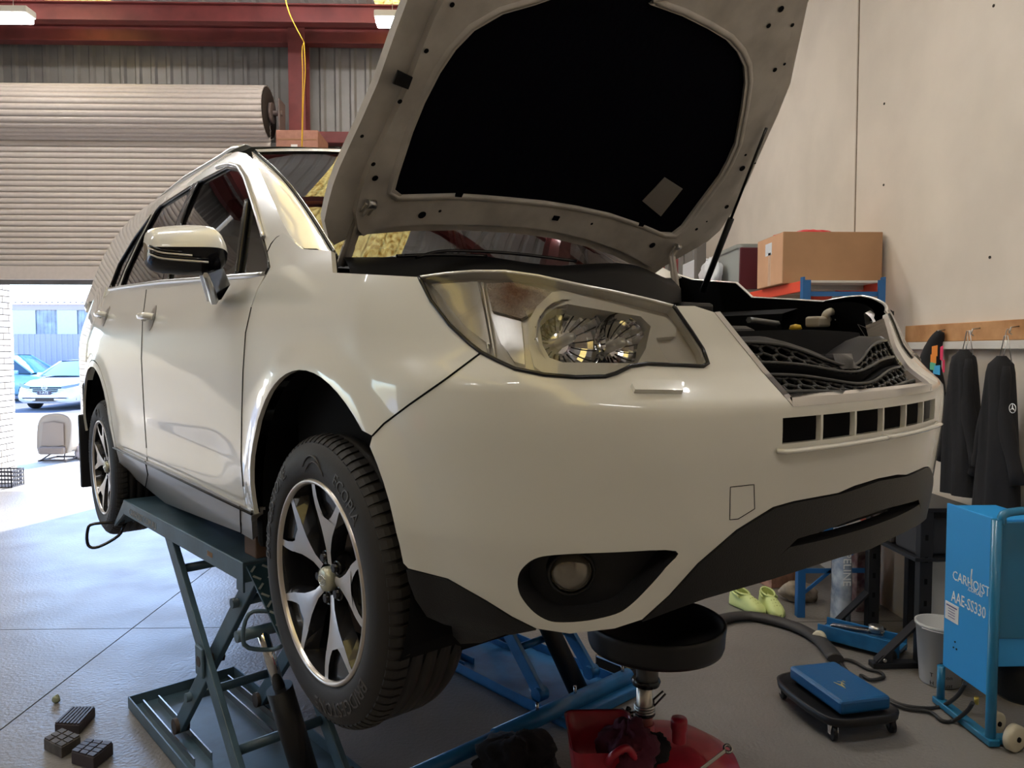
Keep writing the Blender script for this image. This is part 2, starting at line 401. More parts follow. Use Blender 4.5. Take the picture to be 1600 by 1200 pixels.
# brick end face of the pier is flush mortar; basket at its foot
bk = thing('basket', 'dark grey slatted plastic crate at the foot of the cream brick wall', 'crate', atZ(8, 760, 0))
p = ROOT[bk.name]; mb = MB()
for z in (.01, .06, .11, .16, .21):
    for a, b in (((-.16, -.12), (.16, -.12)), ((-.16, .12), (.16, .12)), ((-.16, -.12), (-.16, .12)), ((.16, -.12), (.16, .12))): mb.bar(p + Vector((*a, z)), p + Vector((*b, z)), .008, .018)
mb.build('side_band', mat('crate_grey', (.10, .10, .12), .6), bk)
mb = MB()
for k in range(9):
    for sy in (-.12, .12): mb.bar(p + Vector((-.16 + .04 * k, sy, 0)), p + Vector((-.16 + .04 * k, sy, .22)), .008, .01, (1, 0, 0))
for k in range(7):
    for sx in (-.16, .16): mb.bar(p + Vector((sx, -.12 + .04 * k, 0)), p + Vector((sx, -.12 + .04 * k, .22)), .008, .01, (1, 0, 0))
mb.build('upright_band', MATS['crate_grey'], bk); MB().box(p + Vector((0, 0, .008)), (.31, .23, .01)).build('base', MATS['crate_grey'], bk)

# added unseen block that throws the shade across the threshold (hidden behind the car)
ob_ = MB().box((-.2, 10.4, 2.6), (6.6, 1.2, 5.2)).build('wall_added_shade', mat('shade_wall_render', (.5, .47, .43), .8)); struct(ob_)

# far shed with patched corrugated sheets
sh = thing('shed', 'patched corrugated iron shed with lavender lower sheets across the road', 'building', (-17, 29.5, 0))
M_LAV = mat('lavender_sheet', (.52, .48, .66), .6, noise=.05); M_OLD = mat('weathered_sheet', (.50, .55, .60), .6, col2=(.33, .33, .36), nscale=2.5); M_PW = mat('pale_flat_sheet', (.72, .74, .82), .6, noise=.04)
y0 = 29.5
def shp(px, py): return atD(px, py, y0)
xa = shp(20, 500).x; xb_ = shp(420, 500).x
zrail, zl = shp(80, 484).z, shp(80, 522).z
wsheet = (shp(80, 500).x - shp(55, 500).x)
k = 0; x = xa
while x < xb_:
    ribbed(x, x + .9, 0, zl, y0, .21, .035).build('fence_sheet', M_LAV, sh, fix=False); x += .84
segs = [(20, 56, 0), (56, 90, 1), (90, 121, 0), (121, 160, 1), (160, 200, 0), (200, 240, 1), (240, 300, 0), (300, 420, 1)]
for a, b, kk in segs:
    if kk: ribbed(shp(a, 500).x, shp(b, 500).x, zl, zrail, y0 + .03, .15, .03).build('upper_sheet', M_OLD, sh, fix=False)
    else: MB().box(((shp(a, 500).x + shp(b, 500).x) / 2, y0 - .02, (zl + zrail) / 2), (shp(b, 500).x - shp(a, 500).x, .02, zrail - zl)).build('upper_sheet', M_PW, sh)
MB().box(((xa + xb_) / 2, y0 - .04, zrail + .10), (xb_ - xa, .06, .22)).build('fascia', mat('fascia_pink', (.60, .48, .46), .7), sh)
mb = MB(); mb.grid([[(xa + .07 * j, y0 - .25, zrail + .26 + .035 * math.sin(j * 1.9)), (xa + .07 * j, y0 + 5, zrail + .95 + .035 * math.sin(j * 1.9))] for j in range(int((xb_ - xa) / .07))], True)
mb.build('shed_roof', mat('shed_roof_grey', (.45, .43, .43), .6), sh, fix=False)
MB().box(((xa + xb_) / 2, y0 + 2.5, zrail / 2), (xb_ - xa, 4.6, zrail)).build('shed_body', M_OLD, sh)
# ================================================================== CAR
CM = np.array([[0.6075394768165892, 0.7941981080909791, -0.012047788765358648], [-0.7942861147169833, 0.6075111867793987, -0.006302849013404162], [0.0023134556888818594, 0.01339862092142516, 0.9999075581673436]])
CT = np.array([0.28783497491745114, 2.3036446958619883, -0.7928984266048301 + CAMH])
CO = CM.T @ (CAM - CT)                       # camera position in car coordinates (for laying out features)
def cray(px, py): return CM.T @ ray(px, py)
def cY(px, py, y): d = cray(px, py); return Vector(CO + d * ((y - CO[1]) / d[1]))
def cX(px, py, x): d = cray(px, py); return Vector(CO + d * ((x - CO[0]) / d[0]))
def cZ(px, py, z): d = cray(px, py); return Vector(CO + d * ((z - CO[2]) / d[2]))
def car2w(p): return Vector(CM @ np.array(p) + CT)
car = thing('car', 'white SUV with its bonnet open, raised on the blue scissor lift', 'car')
car.matrix_world = Matrix(((*CM[0], CT[0]), (*CM[1], CT[1]), (*CM[2], CT[2]), (0, 0, 0, 1)))
ROOT[car.name] = Vector((0, 0, 0))

class Surf:
    """parametric body surface sampled on a fine grid: points G[i,j], parameters U[i], V[j]"""
    def __init__(s, G, U, V, out):
        s.G = np.asarray(G, float); s.U = np.asarray(U, float); s.V = np.asarray(V, float)
        du = np.gradient(s.G, axis=0); dv = np.gradient(s.G, axis=1); n = np.cross(du, dv); n /= np.linalg.norm(n, axis=2)[..., None] + 1e-12
        if (n.reshape(-1, 3) @ np.array(out)).mean() < 0: n = -n
        s.N = n
    def _b(s, A, u, v):
        i = int(np.clip(np.searchsorted(s.U, u) - 1, 0, len(s.U) - 2)); j = int(np.clip(np.searchsorted(s.V, v) - 1, 0, len(s.V) - 2))
        a = (u - s.U[i]) / (s.U[i + 1] - s.U[i]); b = (v - s.V[j]) / (s.V[j + 1] - s.V[j])
        return A[i, j] * (1 - a) * (1 - b) + A[i + 1, j] * a * (1 - b) + A[i, j + 1] * (1 - a) * b + A[i + 1, j + 1] * a * b
    def P(s, u, v, off=0.):
        p = s._b(s.G, u, v)
        return p + off * s.n(u, v) if off else p
    def n(s, u, v): q = s._b(s.N, u, v); return q / np.linalg.norm(q)
    def hit(s, px, py):
        d = cray(px, py); G = s.G; o = CO
        A = G[:-1, :-1].reshape(-1, 3); B = G[1:, :-1].reshape(-1, 3); C_ = G[1:, 1:].reshape(-1, 3); D = G[:-1, 1:].reshape(-1, 3)
        nj = G.shape[1] - 1; best = None
        for q, (a, b, c) in enumerate(((A, B, C_), (A, C_, D))):
            e1 = b - a; e2 = c - a; h = np.cross(d, e2); det = (e1 * h).sum(1)
            with np.errstate(all='ignore'):
                w_ = o - a; u = (w_ * h).sum(1) / det; qq = np.cross(w_, e1); v = (qq @ d) / det; t = (e2 * qq).sum(1) / det
                ok = (u >= -1e-6) & (v >= -1e-6) & (u + v <= 1 + 1e-6) & (t > 0)
            if ok.any():
                ii = np.where(ok)[0]; k = ii[np.argmin(t[ii])]
                if best is None or t[k] < best[0]: best = (t[k], k, q, u[k], v[k])
        if best is None: return None
        _, k, q, a, b = best; i, j = divmod(k, nj)
        fu, fv = (a + b, b) if q == 0 else (a, a + b)
        return (s.U[i] + fu * (s.U[i + 1] - s.U[i]), s.V[j] + fv * (s.V[j + 1] - s.V[j]))

def dens(P, step, closed=True):
    o = []; n = len(P)
    for i in range(n if closed else n - 1):
        a, b = np.array(P[i], float), np.array(P[(i + 1) % n], float); k = max(1, int(np.linalg.norm(b - a) / step))
        o += [tuple(a + (b - a) * q / k) for q in range(k)]
    if not closed: o.append(tuple(P[-1]))
    return o
def pip(pt, poly):
    x, y = pt; c = False; n = len(poly)
    for i in range(n):
        x1, y1 = poly[i]; x2, y2 = poly[i - 1]
        if (y1 > y) != (y2 > y) and x < (x2 - x1) * (y - y1) / (y2 - y1) + x1: c = not c
    return c
def pxpoly(S, pts, step=5, smooth=False, closed=True):
    """pixels -> surface parameters ('uv' tuples of 3 pass through as (None,u,v))"""
    out = []; seg = []
    raw = [(None,) + tuple(p[1:]) if p[0] is None else p for p in pts]
    if smooth: raw = [tuple(q) for q in cr([p for p in raw], 4, closed)]
    n = len(raw)
    for i in range(n if closed else n - 1):
        a, b = raw[i], raw[(i + 1) % n]
        if a[0] is None: out.append((a[1], a[2])); continue
        h = S.hit(*a)
        if h is None: continue
        out.append(h)
        if b[0] is not None:
            k = int(math.hypot(b[0] - a[0], b[1] - a[1]) / step)
            for q in range(1, k):
                h = S.hit(a[0] + (b[0] - a[0]) * q / k, a[1] + (b[1] - a[1]) * q / k)
                if h is not None: out.append(h)
    if not closed and raw[-1][0] is not None:
        h = S.hit(*raw[-1]); out += [h] if h is not None else []
    return out
def panel_mesh(S, poly, holes=(), off=0., lip=.012, gap=.0015, sp=.028, mirror=0, flipn=False):
    """triangulated trimmed patch of S with an inward lip; returns verts, faces, normals, nfront"""
    poly = [tuple(p) for p in poly]
    P2 = [poly]; P2 += [list(h) for h in holes]
    vs = []; ed = []
    for L in P2:
        b = len(vs); L2 = dens(L, sp)
        vs += L2; ed += [(b + i, b + (i + 1) % len(L2)) for i in range(len(L2))]
    us = [p[0] for p in poly]; ws = [p[1] for p in poly]
    bd = np.array(vs)
    for u in np.arange(min(us) + sp / 2, max(us), sp):
        for v in np.arange(min(ws) + sp / 2, max(ws), sp):
            if np.min(np.abs(bd - (u, v)).sum(1)) < sp * .55: continue
            if pip((u, v), poly) and not any(pip((u, v), h) for h in holes): vs.append((u, v))
    r = delaunay_2d_cdt([Vector(v) for v in vs], ed, [], 0, 1e-5)
    v2 = [(v.x, v.y) for v in r[0]]; tri = []
    for f in r[2]:
        cx = sum(v2[i][0] for i in f) / len(f); cy = sum(v2[i][1] for i in f) / len(f)
        if pip((cx, cy), poly) and not any(pip((cx, cy), h) for h in holes): tri.append(list(f))
    V = [S.P(u, v, off) for u, v in v2]; Nn = [S.n(u, v) for u, v in v2]
    # orient
    F = []
    for f in tri:
        a, b, c = (V[i] for i in f[:3]); nn = np.cross(b - a, c - a)
        F.append(f if nn @ Nn[f[0]] > 0 else f[::-1])
    # boundary edges -> lip
    cnt = {}
    for f in F:
        for i in range(len(f)): e = (f[i], f[(i + 1) % len(f)]); cnt[e] = cnt.get(e, 0) + 1
    bnd = [e for e in cnt if (e[1], e[0]) not in cnt]
    nf = len(F); N2 = list(Nn)
    if lip:
        for a, b in bnd:
            k = len(V); pa, pb = V[a], V[b]
            V += [pa, pb, pb - Nn[b] * lip, pa - Nn[a] * lip]
            nn = np.cross(pb - pa, -Nn[a]); nn = -nn / (np.linalg.norm(nn) + 1e-9)
            F.append([k, k + 3, k + 2, k + 1]); N2 += [nn] * 4
    V = np.array(V); N2 = np.array(N2)
    if mirror:
        Vm = V * [1, -1, 1]; Nm = N2 * [1, -1, 1]; Fm = [f[::-1] for f in F]
        if mirror == 2: return Vm, Fm, Nm
        k = len(V); V = np.vstack([V, Vm]); N2 = np.vstack([N2, Nm]); F = F + [[i + k for i in f] for f in Fm]
    return V, F, N2
def mk(name, VFN, m, parent):
    V, F, N = VFN; me = bpy.data.meshes.new(name); me.from_pydata([tuple(v) for v in V], [], F); me.materials.append(m)
    me.polygons.foreach_set('use_smooth', [True] * len(F)); me.update()
    me.normals_split_custom_set_from_vertices([tuple(n) for n in N])
    o = bpy.data.objects.new(name, me); COL.objects.link(o); o.parent = parent; ROOT[o.name] = Vector((0, 0, 0)); return o
def panel(name, S, poly, m, parent=None, holes=(), off=0., lip=.012, sides='R', sp=.028):
    """sides: R, L, B (two objects), M (one merged object)"""
    parent = parent or car; r = []
    if sides == 'M': return mk(name, panel_mesh(S, poly, holes, off, lip, sp=sp, mirror=1), m, parent)
    if sides in 'RB': r.append(mk(name, panel_mesh(S, poly, holes, off, lip, sp=sp), m, parent))
    if sides in 'LB': r.append(mk(name, panel_mesh(S, poly, holes, off, lip, sp=sp, mirror=2), m, parent))
    return r if sides == 'B' else r[0]
def strip(name, S, pts, wd, m, parent=None, off=.004, n=6, closed=False, pxin=True, h=None):
    """bead following pixel or uv polyline on surface"""
    q = pxpoly(S, pts, 6, closed=closed) if pxin else pts
    P = [S.P(u, v, off) for u, v in q]
    return MB().tube(P, wd, n, closed=closed).build(name, m, parent or car)

# ---------------- lower body skin (right half, y<0): plan curve x height profile
plan = [(-3.75, -.60), (-3.66, -.76), (-3.45, -.85), (-3.1, -.88), (-2.64, -.89), (-2.0, -.885), (-1.3, -.885), (-.6, -.888), (0, -.893), (.28, -.885), (.48, -.855), (.63, -.79), (.75, -.69), (.835, -.55), (.885, -.38), (.915, -.2), (.925, 0), (.915, .2)]
PC = np.array(cr(plan, 12)); iend = int(np.argmin(np.abs(PC[:, 1]) + (PC[:, 0] < 0) * 9)); PC = PC[:iend + 1 + 4]
PL = np.r_[0, np.cumsum(np.linalg.norm(np.diff(PC, axis=0), axis=1))]
tg = np.gradient(PC, axis=0); tg /= np.linalg.norm(tg, axis=1)[:, None]; NI = np.stack([-tg[:, 1], tg[:, 0]], 1)
LEND = PL[iend]
ZK = [.10, .20, .27, .33, .45, .60, .66, .70, .745, .80, .88, .95, 1.0, 1.05, 1.10, 1.16, 1.22]
TB = {'side': [.15, .08, .035, .015, 0, 0, 0, 0, 0, .003, .012, .028, .045, .065, .083, .103, .125],
      'corner': [.20, .11, .055, .04, .016, .004, .000, .001, .004, .052, .088, .12, .16, .21, .26, .31, .36],
      'lamp': [.14, .08, .052, .042, .022, .003, .000, .003, .062, .100, .134, .18, .25, .31, .36, .41, .46],
      'center': [.14, .08, .045, .034, .018, .003, .001, .005, .056, .088, .112, .155, .195, .26, .31, .36, .41]}
def lidx(x, y): return PL[np.argmin(np.hypot(PC[:, 0] - x, PC[:, 1] - y))]
KX = [0, lidx(.2, -.887), lidx(.63, -.79), lidx(.835, -.55), LEND, PL[-1]]
TBL = [TB['side'], TB['side'], TB['corner'], TB['lamp'], TB['center'], TB['center']]
ZZ = np.linspace(.10, 1.22, 113)
cols = [np.interp(ZZ, ZK, k) for k in TBL]
ker = np.array([0, 1, 2, 1, 0]) / 4
cols = [np.r_[c[:2], np.convolve(c, ker, 'valid'), c[-2:]] for c in cols]
G1 = np.zeros((len(PC), len(ZZ), 3))
ACF, ACR, AR = (-.015, .365), (-2.70, .335), .395     # arch centres / radius
for i in range(len(PC)):
    for j, z in enumerate(ZZ):
        o_ = np.interp(PL[i], KX, [c[j] for c in cols])
        X = PC[i, 0]
        if PC[i, 1] < -.83:
            for (cx, cz) in (ACF, ACR):
                r = math.hypot(X - cx, z - cz)
                if z > .25: t_ = min(1, max(0, 1 - (r - AR) / .085)); o_ -= .016 * t_ * t_ * (3 - 2 * t_)
            if -2.3 < X < -.5:      # door surface: gentle waist hollow and bright lower crease
                k_ = math.exp(-((z - .47) / .07) ** 2) * .016; e_ = min(1, (X + 2.3) / .3, (-.5 - X) / .3); o_ += k_ * max(0, e_)
        G1[i, j] = (X + NI[i, 0] * o_, PC[i, 1] + NI[i, 1] * o_, z)
S1 = Surf(G1, PL, ZZ, (0, -1, 0))
def uX(X): # side X -> u
    k = PC[:, 1] < -.5; return float(np.interp(X, PC[k][:, 0], PL[k]))
def arcpts(c, r, a0, a1, n=22): return [(uX(c[0] + r * math.cos(a)), c[1] + r * math.sin(a)) for a in np.radians(np.linspace(a0, a1, n))]
H = lambda *p: S1.hit(*p)
sillz = lambda X: np.interp(X, [-2.4, -.45], [.33, .335])
zsF = H(394, 797); 
archF = arcpts(ACF, AR, 176, 2, 30)      # rear foot -> over the top -> front foot
archR = arcpts(ACR, AR, 178, 2, 30)
# fender
topf = [(655, 433), (600, 430), (520, 426), (517, 392), (472, 389), (452, 372), (441, 364), (430, 372), (420, 390), (424, 418), (416, 431)]
cut = [(403, 452), (393, 480), (384, 520), (380, 580), (378, 650), (377, 720), (380, 760)]
fe = pxpoly(S1, topf + cut, 6, closed=False)
bz = .345
uc = fe[-1][0]
fend = fe + [(uc + .0, bz), (uX(ACF[0] - AR * .995), bz)] + [p for p in archF if p[1] > .36]
sm0 = [(582, 681), (600, 662), (640, 632), (700, 590), (752, 551)]
sm = pxpoly(S1, sm0, 6, closed=False)
# stop the arch where the bumper seam meets it
u_s = sm[0][0]; fend = fe + [(uc + .0, bz), (uX(ACF[0] - AR * .995), bz)] + [p for p in archF if p[1] > .36 and not (p[0] > uX(ACF[0]) and p[1] < sm[0][1] + .004)]
fend += sm + pxpoly(S1, [(735, 538), (703, 508), (674, 471)], 6, closed=False)
panel('fender', S1, fend, M_WHITE, sides='B')
# front door / rear door / quarter
beltF = pxpoly(S1, [(416, 431), (300, 440), (262, 444)], 6, closed=False)
uB = H(222, 520)[0]; uBb = H(230, 690)[0]
bcut = pxpoly(S1, [(262, 444), (229, 452), (223, 500), (221, 560), (225, 640), (229, 700)], 6, closed=False)
ucc = uc - .006
fd = pxpoly(S1, [(413, 431), (300, 440), (229, 448)], 6, closed=False) + pxpoly(S1, [(229, 452), (223, 500), (221, 560), (225, 640), (229, 700)], 6, closed=False)
ub = fd[-1][0]
fd += [(ub, .345)] + [(ucc, .345)] + [(p[0] - .006, p[1]) for p in pxpoly(S1, cut[::-1], 6, closed=False)]
panel('front_door', S1, fd, M_WHITE, sides='B')
rdp = pxpoly(S1, [(226, 449), (175, 456)], 6, closed=False)
ur = uX(-2.92)
rdp += [(ur, 1.10), (ur, .80)] + [p for p in arcpts(ACR, AR + .035, 118, 4, 20)] + [(uX(ACR[0] + AR + .03), .345), (ub - .006, .345)]
rdp += [(p[0] - .006, p[1]) for p in pxpoly(S1, [(229, 700), (225, 640), (221, 560), (223, 500), (229, 455)], 6, closed=False)]
panel('rear_door', S1, rdp, M_WHITE, sides='B')
q = [(ur - .006, 1.16), (.25, 1.2), (.05, 1.2), (.05, .42), (uX(-3.35), .38)] + [(uX(ACR[0] - AR), .36)] + archR[1:] + [(uX(ACR[0] + AR), .345), (uX(ACR[0] + AR + .026), .345)] + arcpts(ACR, AR + .029, 4, 118, 20) + [(ur - .006, .80)]
panel('quarter_panel', S1, q, M_WHITE, sides='B')
# sill cladding (white sliver + grey cover)
sc = pxpoly(S1, [(178, 693), (229, 717), (300, 749), (395, 797), (397, 840), (376, 829), (300, 800), (228, 772), (196, 745)], 8)
u0, u1 = uX(ACR[0] + AR + .005), uX(ACF[0] - AR - .005)
sl = [(u0, .345), (u1, .345), (u1, .245), (u1 - .08, .215), (u0 + .12, .215), (u0, .26)]
sl = pxpoly(S1, [(182, 697), (229, 719), (300, 750), (395, 797), (397, 842), (376, 830), (300, 801), (228, 773), (200, 752), (190, 728)], 8)
sill = panel('sill_cover', S1, sl, M_CLAD, sides='B', off=.005, lip=.04)
MB().tube([S1.P(u, v, .006) for u, v in pxpoly(S1, [(229, 720), (233, 740), (226, 772)], 6, closed=False)], .002, 5).build('panel_gap', M_DARK, car)
MB().tube([S1.P(u, v, .006) for u, v in pxpoly(S1, [(378, 790), (379, 831)], 6, closed=False)], .002, 5).build('panel_gap', M_DARK, car)
strip('sill_trim', S1, [(u0, .346), (u1, .346)], .004, M_BLK, pxin=False, off=.006)

fl_ = panel('fender_liner', S1, fend, M_DARK, off=-.016, lip=0, sides='B')
def seam(pts, pxin=True, ext=None):
    q = pxpoly(S1, pts, 6, closed=False) if pxin else pts
    for sg in (1, -1): MB().tube([S1.P(u, v, .0002) * np.array([1, sg, 1]) for u, v in q], .0021, 5).build('panel_gap', M_DARK, car)
seam(sm0); seam(cut[1:]); seam([(229, 453), (223, 500), (221, 560), (225, 640), (229, 700)])
seam([(ub, .36), (ub, .34)], False)
# front bumper (both halves in one piece), with openings
fog = pxpoly(S1, [(809, 918), (810, 900), (818, 886), (836, 873), (868, 867), (960, 863), (1056, 861), (1040, 888), (1010, 922), (984, 947), (962, 960), (920, 970), (880, 973), (856, 970), (834, 957), (816, 936)], 8, smooth=True)
lampouter = [(674, 471), (703, 508), (735, 538), (752, 551), (775, 563), (805, 577), (850, 586), (900, 590), (945, 589), (962, 584), (985, 573), (1010, 569), (1060, 571), (1098, 573), (1106, 568), (1098, 546), (1080, 518), (1052, 478)]
intk_u = [LEND - .345, LEND - .34]
bt = pxpoly(S1, lampouter[2:], 6, closed=False)
bt += pxpoly(S1, [(1085, 478), (1116, 488), (1150, 530), (1190, 580), (1238, 634)], 6, closed=False)
gL = H(1238, 634); gT = H(1116, 488)
gbz = gL[1]
bt += [(LEND, gbz - .002)]
pb = pxpoly(S1, [(1310, 770), (1240, 783), (1208, 792), (1150, 828), (1090, 880), (1045, 930), (1003, 968), (960, 982), (890, 990), (838, 982), (800, 963), (760, 938), (700, 904), (638, 888)], 7, closed=False)
bt += [(LEND, pb[0][1] + .012), (LEND - .1, pb[0][1] + .008)] + pb
bt += [p for p in archF[::-1] if p[0] > uX(ACF[0]) and .37 < p[1] < sm[0][1] - .003] + sm[:]
ia, ib = gL[1] - .022, gL[1] - .072
gI = H(1221, 654)
hole = [(gI[0], ia), (gI[0] + .004, ib)]
slots = []
uu = [gI[0] + k * (LEND - gI[0]) / 3.0 for k in range(4)]
for k in range(3):
    slots.append([(uu[k] + .0035, ia), (uu[k + 1] - .0035, ia), (uu[k + 1] - .0035, ib), (uu[k] + .0035, ib)])
tow = pxpoly(S1, [(1141, 761), (1178, 757), (1179, 795), (1153, 811), (1140, 812)], 8)
bump = panel('front_bumper', S1, bt, M_WHITE, holes=[fog] + slots, sides='M', lip=.011, sp=.017)
strip('tow_cover_seam', S1, [(1141, 761), (1178, 757), (1179, 795), (1153, 811), (1140, 812)], .0008, M_DARK, bump, off=.0003, closed=True)
# bumper seam detail and washer cover
wc = pxpoly(S1, [(985, 604), (990, 598), (1060, 600), (1066, 604), (1065, 616), (990, 614)], 5)
panel('washer_cover', S1, wc, M_WHITE, bump, off=.010, lip=.010, sides='R', sp=.012)
# slat lip below the intake
MB().tube([S1.P(u, ib - .012, .012 if 0 < k < 30 else 0) for k, u in enumerate(np.linspace(gI[0] - .01, LEND, 31))] + [S1.P(u, ib - .012, .012 if 0 < k < 30 else 0) * np.array([1, -1, 1]) for k, u in enumerate(np.linspace(LEND, gI[0] - .01, 31))][1:], .009, 8, flat=.6).build('intake_lip', M_WHITE, bump)
panel('intake_backing', S1, [(gI[0] - .03, ia + .02), (LEND, ia + .02), (LEND, ib - .02), (gI[0] - .03, ib - .02)], M_DARK, bump, off=-.03, lip=0, sides='M')
# lower black valance
lo = pxpoly(S1, [(1310, 772), (1240, 785), (1208, 794), (1150, 830), (1090, 882), (1045, 932), (1003, 970)], 7, closed=False)
vb_ = pxpoly(S1, [(1003, 970), (1050, 952), (1100, 934), (1200, 905), (1310, 870)], 7, closed=False)
vl = [(LEND, lo[0][1] + .010)] + lo + [(lo[-1][0] - .02, .245), (lo[-1][0] + .1, .19), (LEND - .25, .155), (LEND, .15)]
vh = [(LEND, lo[0][1] - .055), (LEND - .28, lo[0][1] - .075), (LEND - .335, lo[0][1] - .11), (LEND - .30, vb_[-1][1] + .05), (LEND - .2, vb_[-1][1] + .05), (LEND, vb_[-1][1] + .05)]
mk('lower_valance', panel_mesh(S1, [(LEND + .0, lo[0][1] + .010)] + lo + vb_[1:] + [(LEND, vb_[-1][1] - .004), (LEND, vb_[-1][1] + .05)] + vh[::-1][1:-1] + [(LEND, lo[0][1] - .055)], (), .004, .03, mirror=1), M_BLK, car)
panel('lower_grille_backing', S1, vh, M_DARK, off=-.05, lip=0, sides='M')
for k in range(3):
    zz_ = vb_[-1][1] + .07 + .03 * k
    MB().tube([S1.P(u, zz_, -.02) for u in np.linspace(LEND - .3, LEND, 14)] + [S1.P(u, zz_, -.02) * np.array([1, -1, 1]) for u in np.linspace(LEND, LEND - .3, 14)][1:], .008, 6).build('lower_grille_bar', M_BLK, car)
# wheel-side black corner cladding
cc = pxpoly(S1, [(636, 889), (700, 905), (760, 940), (800, 965), (838, 983), (800, 990), (745, 986), (696, 974), (668, 962), (650, 935), (640, 908)], 7)
panel('corner_cladding', S1, cc, M_BLK, sides='B', off=.003, lip=.04)
cd_ = pxpoly(S1, [(694, 972), (745, 985), (800, 989), (838, 983), (832, 991), (790, 1004), (745, 1018), (712, 1019), (700, 1006)], 7)
panel('air_deflector', S1, cd_, M_BLK, sides='B', off=-.02, lip=.06)
# fog lamp recess
fg = panel('fog_recess', S1, [(p[0] + (p[0] - np.mean([q_[0] for q_ in fog])) * .12, p[1] + (p[1] - np.mean([q_[1] for q_ in fog])) * .12) for p in fog], M_BLK, off=-.045, lip=0, sides='B')
for sg in (0, 1):
    mb = MB(); ff = dens(fog, .02)
    rows = [[S1.P(u, v, -.001), S1.P(u + (np.mean([q_[0] for q_ in fog]) - u) * .10, v + (np.mean([q_[1] for q_ in fog]) - v) * .10, -.05)] for u, v in ff]
    if sg: rows = [[r_ * np.array([1, -1, 1]) for r_ in row] for row in rows]
    mb.grid(rows, False, closed_u=True); mb.build('fog_bezel', M_BLKG if 0 else M_BLK, car)
fc = H(889, 910); fp = Vector(S1.P(*fc, -.045)); fn = Vector(S1.n(*fc)); fn = (fn + Vector((.25, .1, 0))).normalized()
Rf = fn.to_track_quat('Z', 'Y').to_matrix()
for sg in (1, -1):
    mb = MB(); mb.lathe([(.046, -.01), (.046, .012), (.042, .016), (.040, .012)], fp, 'Z', 28, R=Rf)
    if sg < 0: mb.v = [(v[0], -v[1], v[2]) for v in mb.v]
    fo = mb.build('fog_lamp', M_BLK, car)
    mb = MB(); mb.lathe([(0, .030), (.014, .029), (.026, .024), (.036, .015), (.0405, .005)], fp, 'Z', 28, R=Rf)
    if sg < 0: mb.v = [(v[0], -v[1], v[2]) for v in mb.v]
    mb.build('fog_lens', mat('fog_glass', (.20, .18, .15), .12, .5, coat=1.), fo)

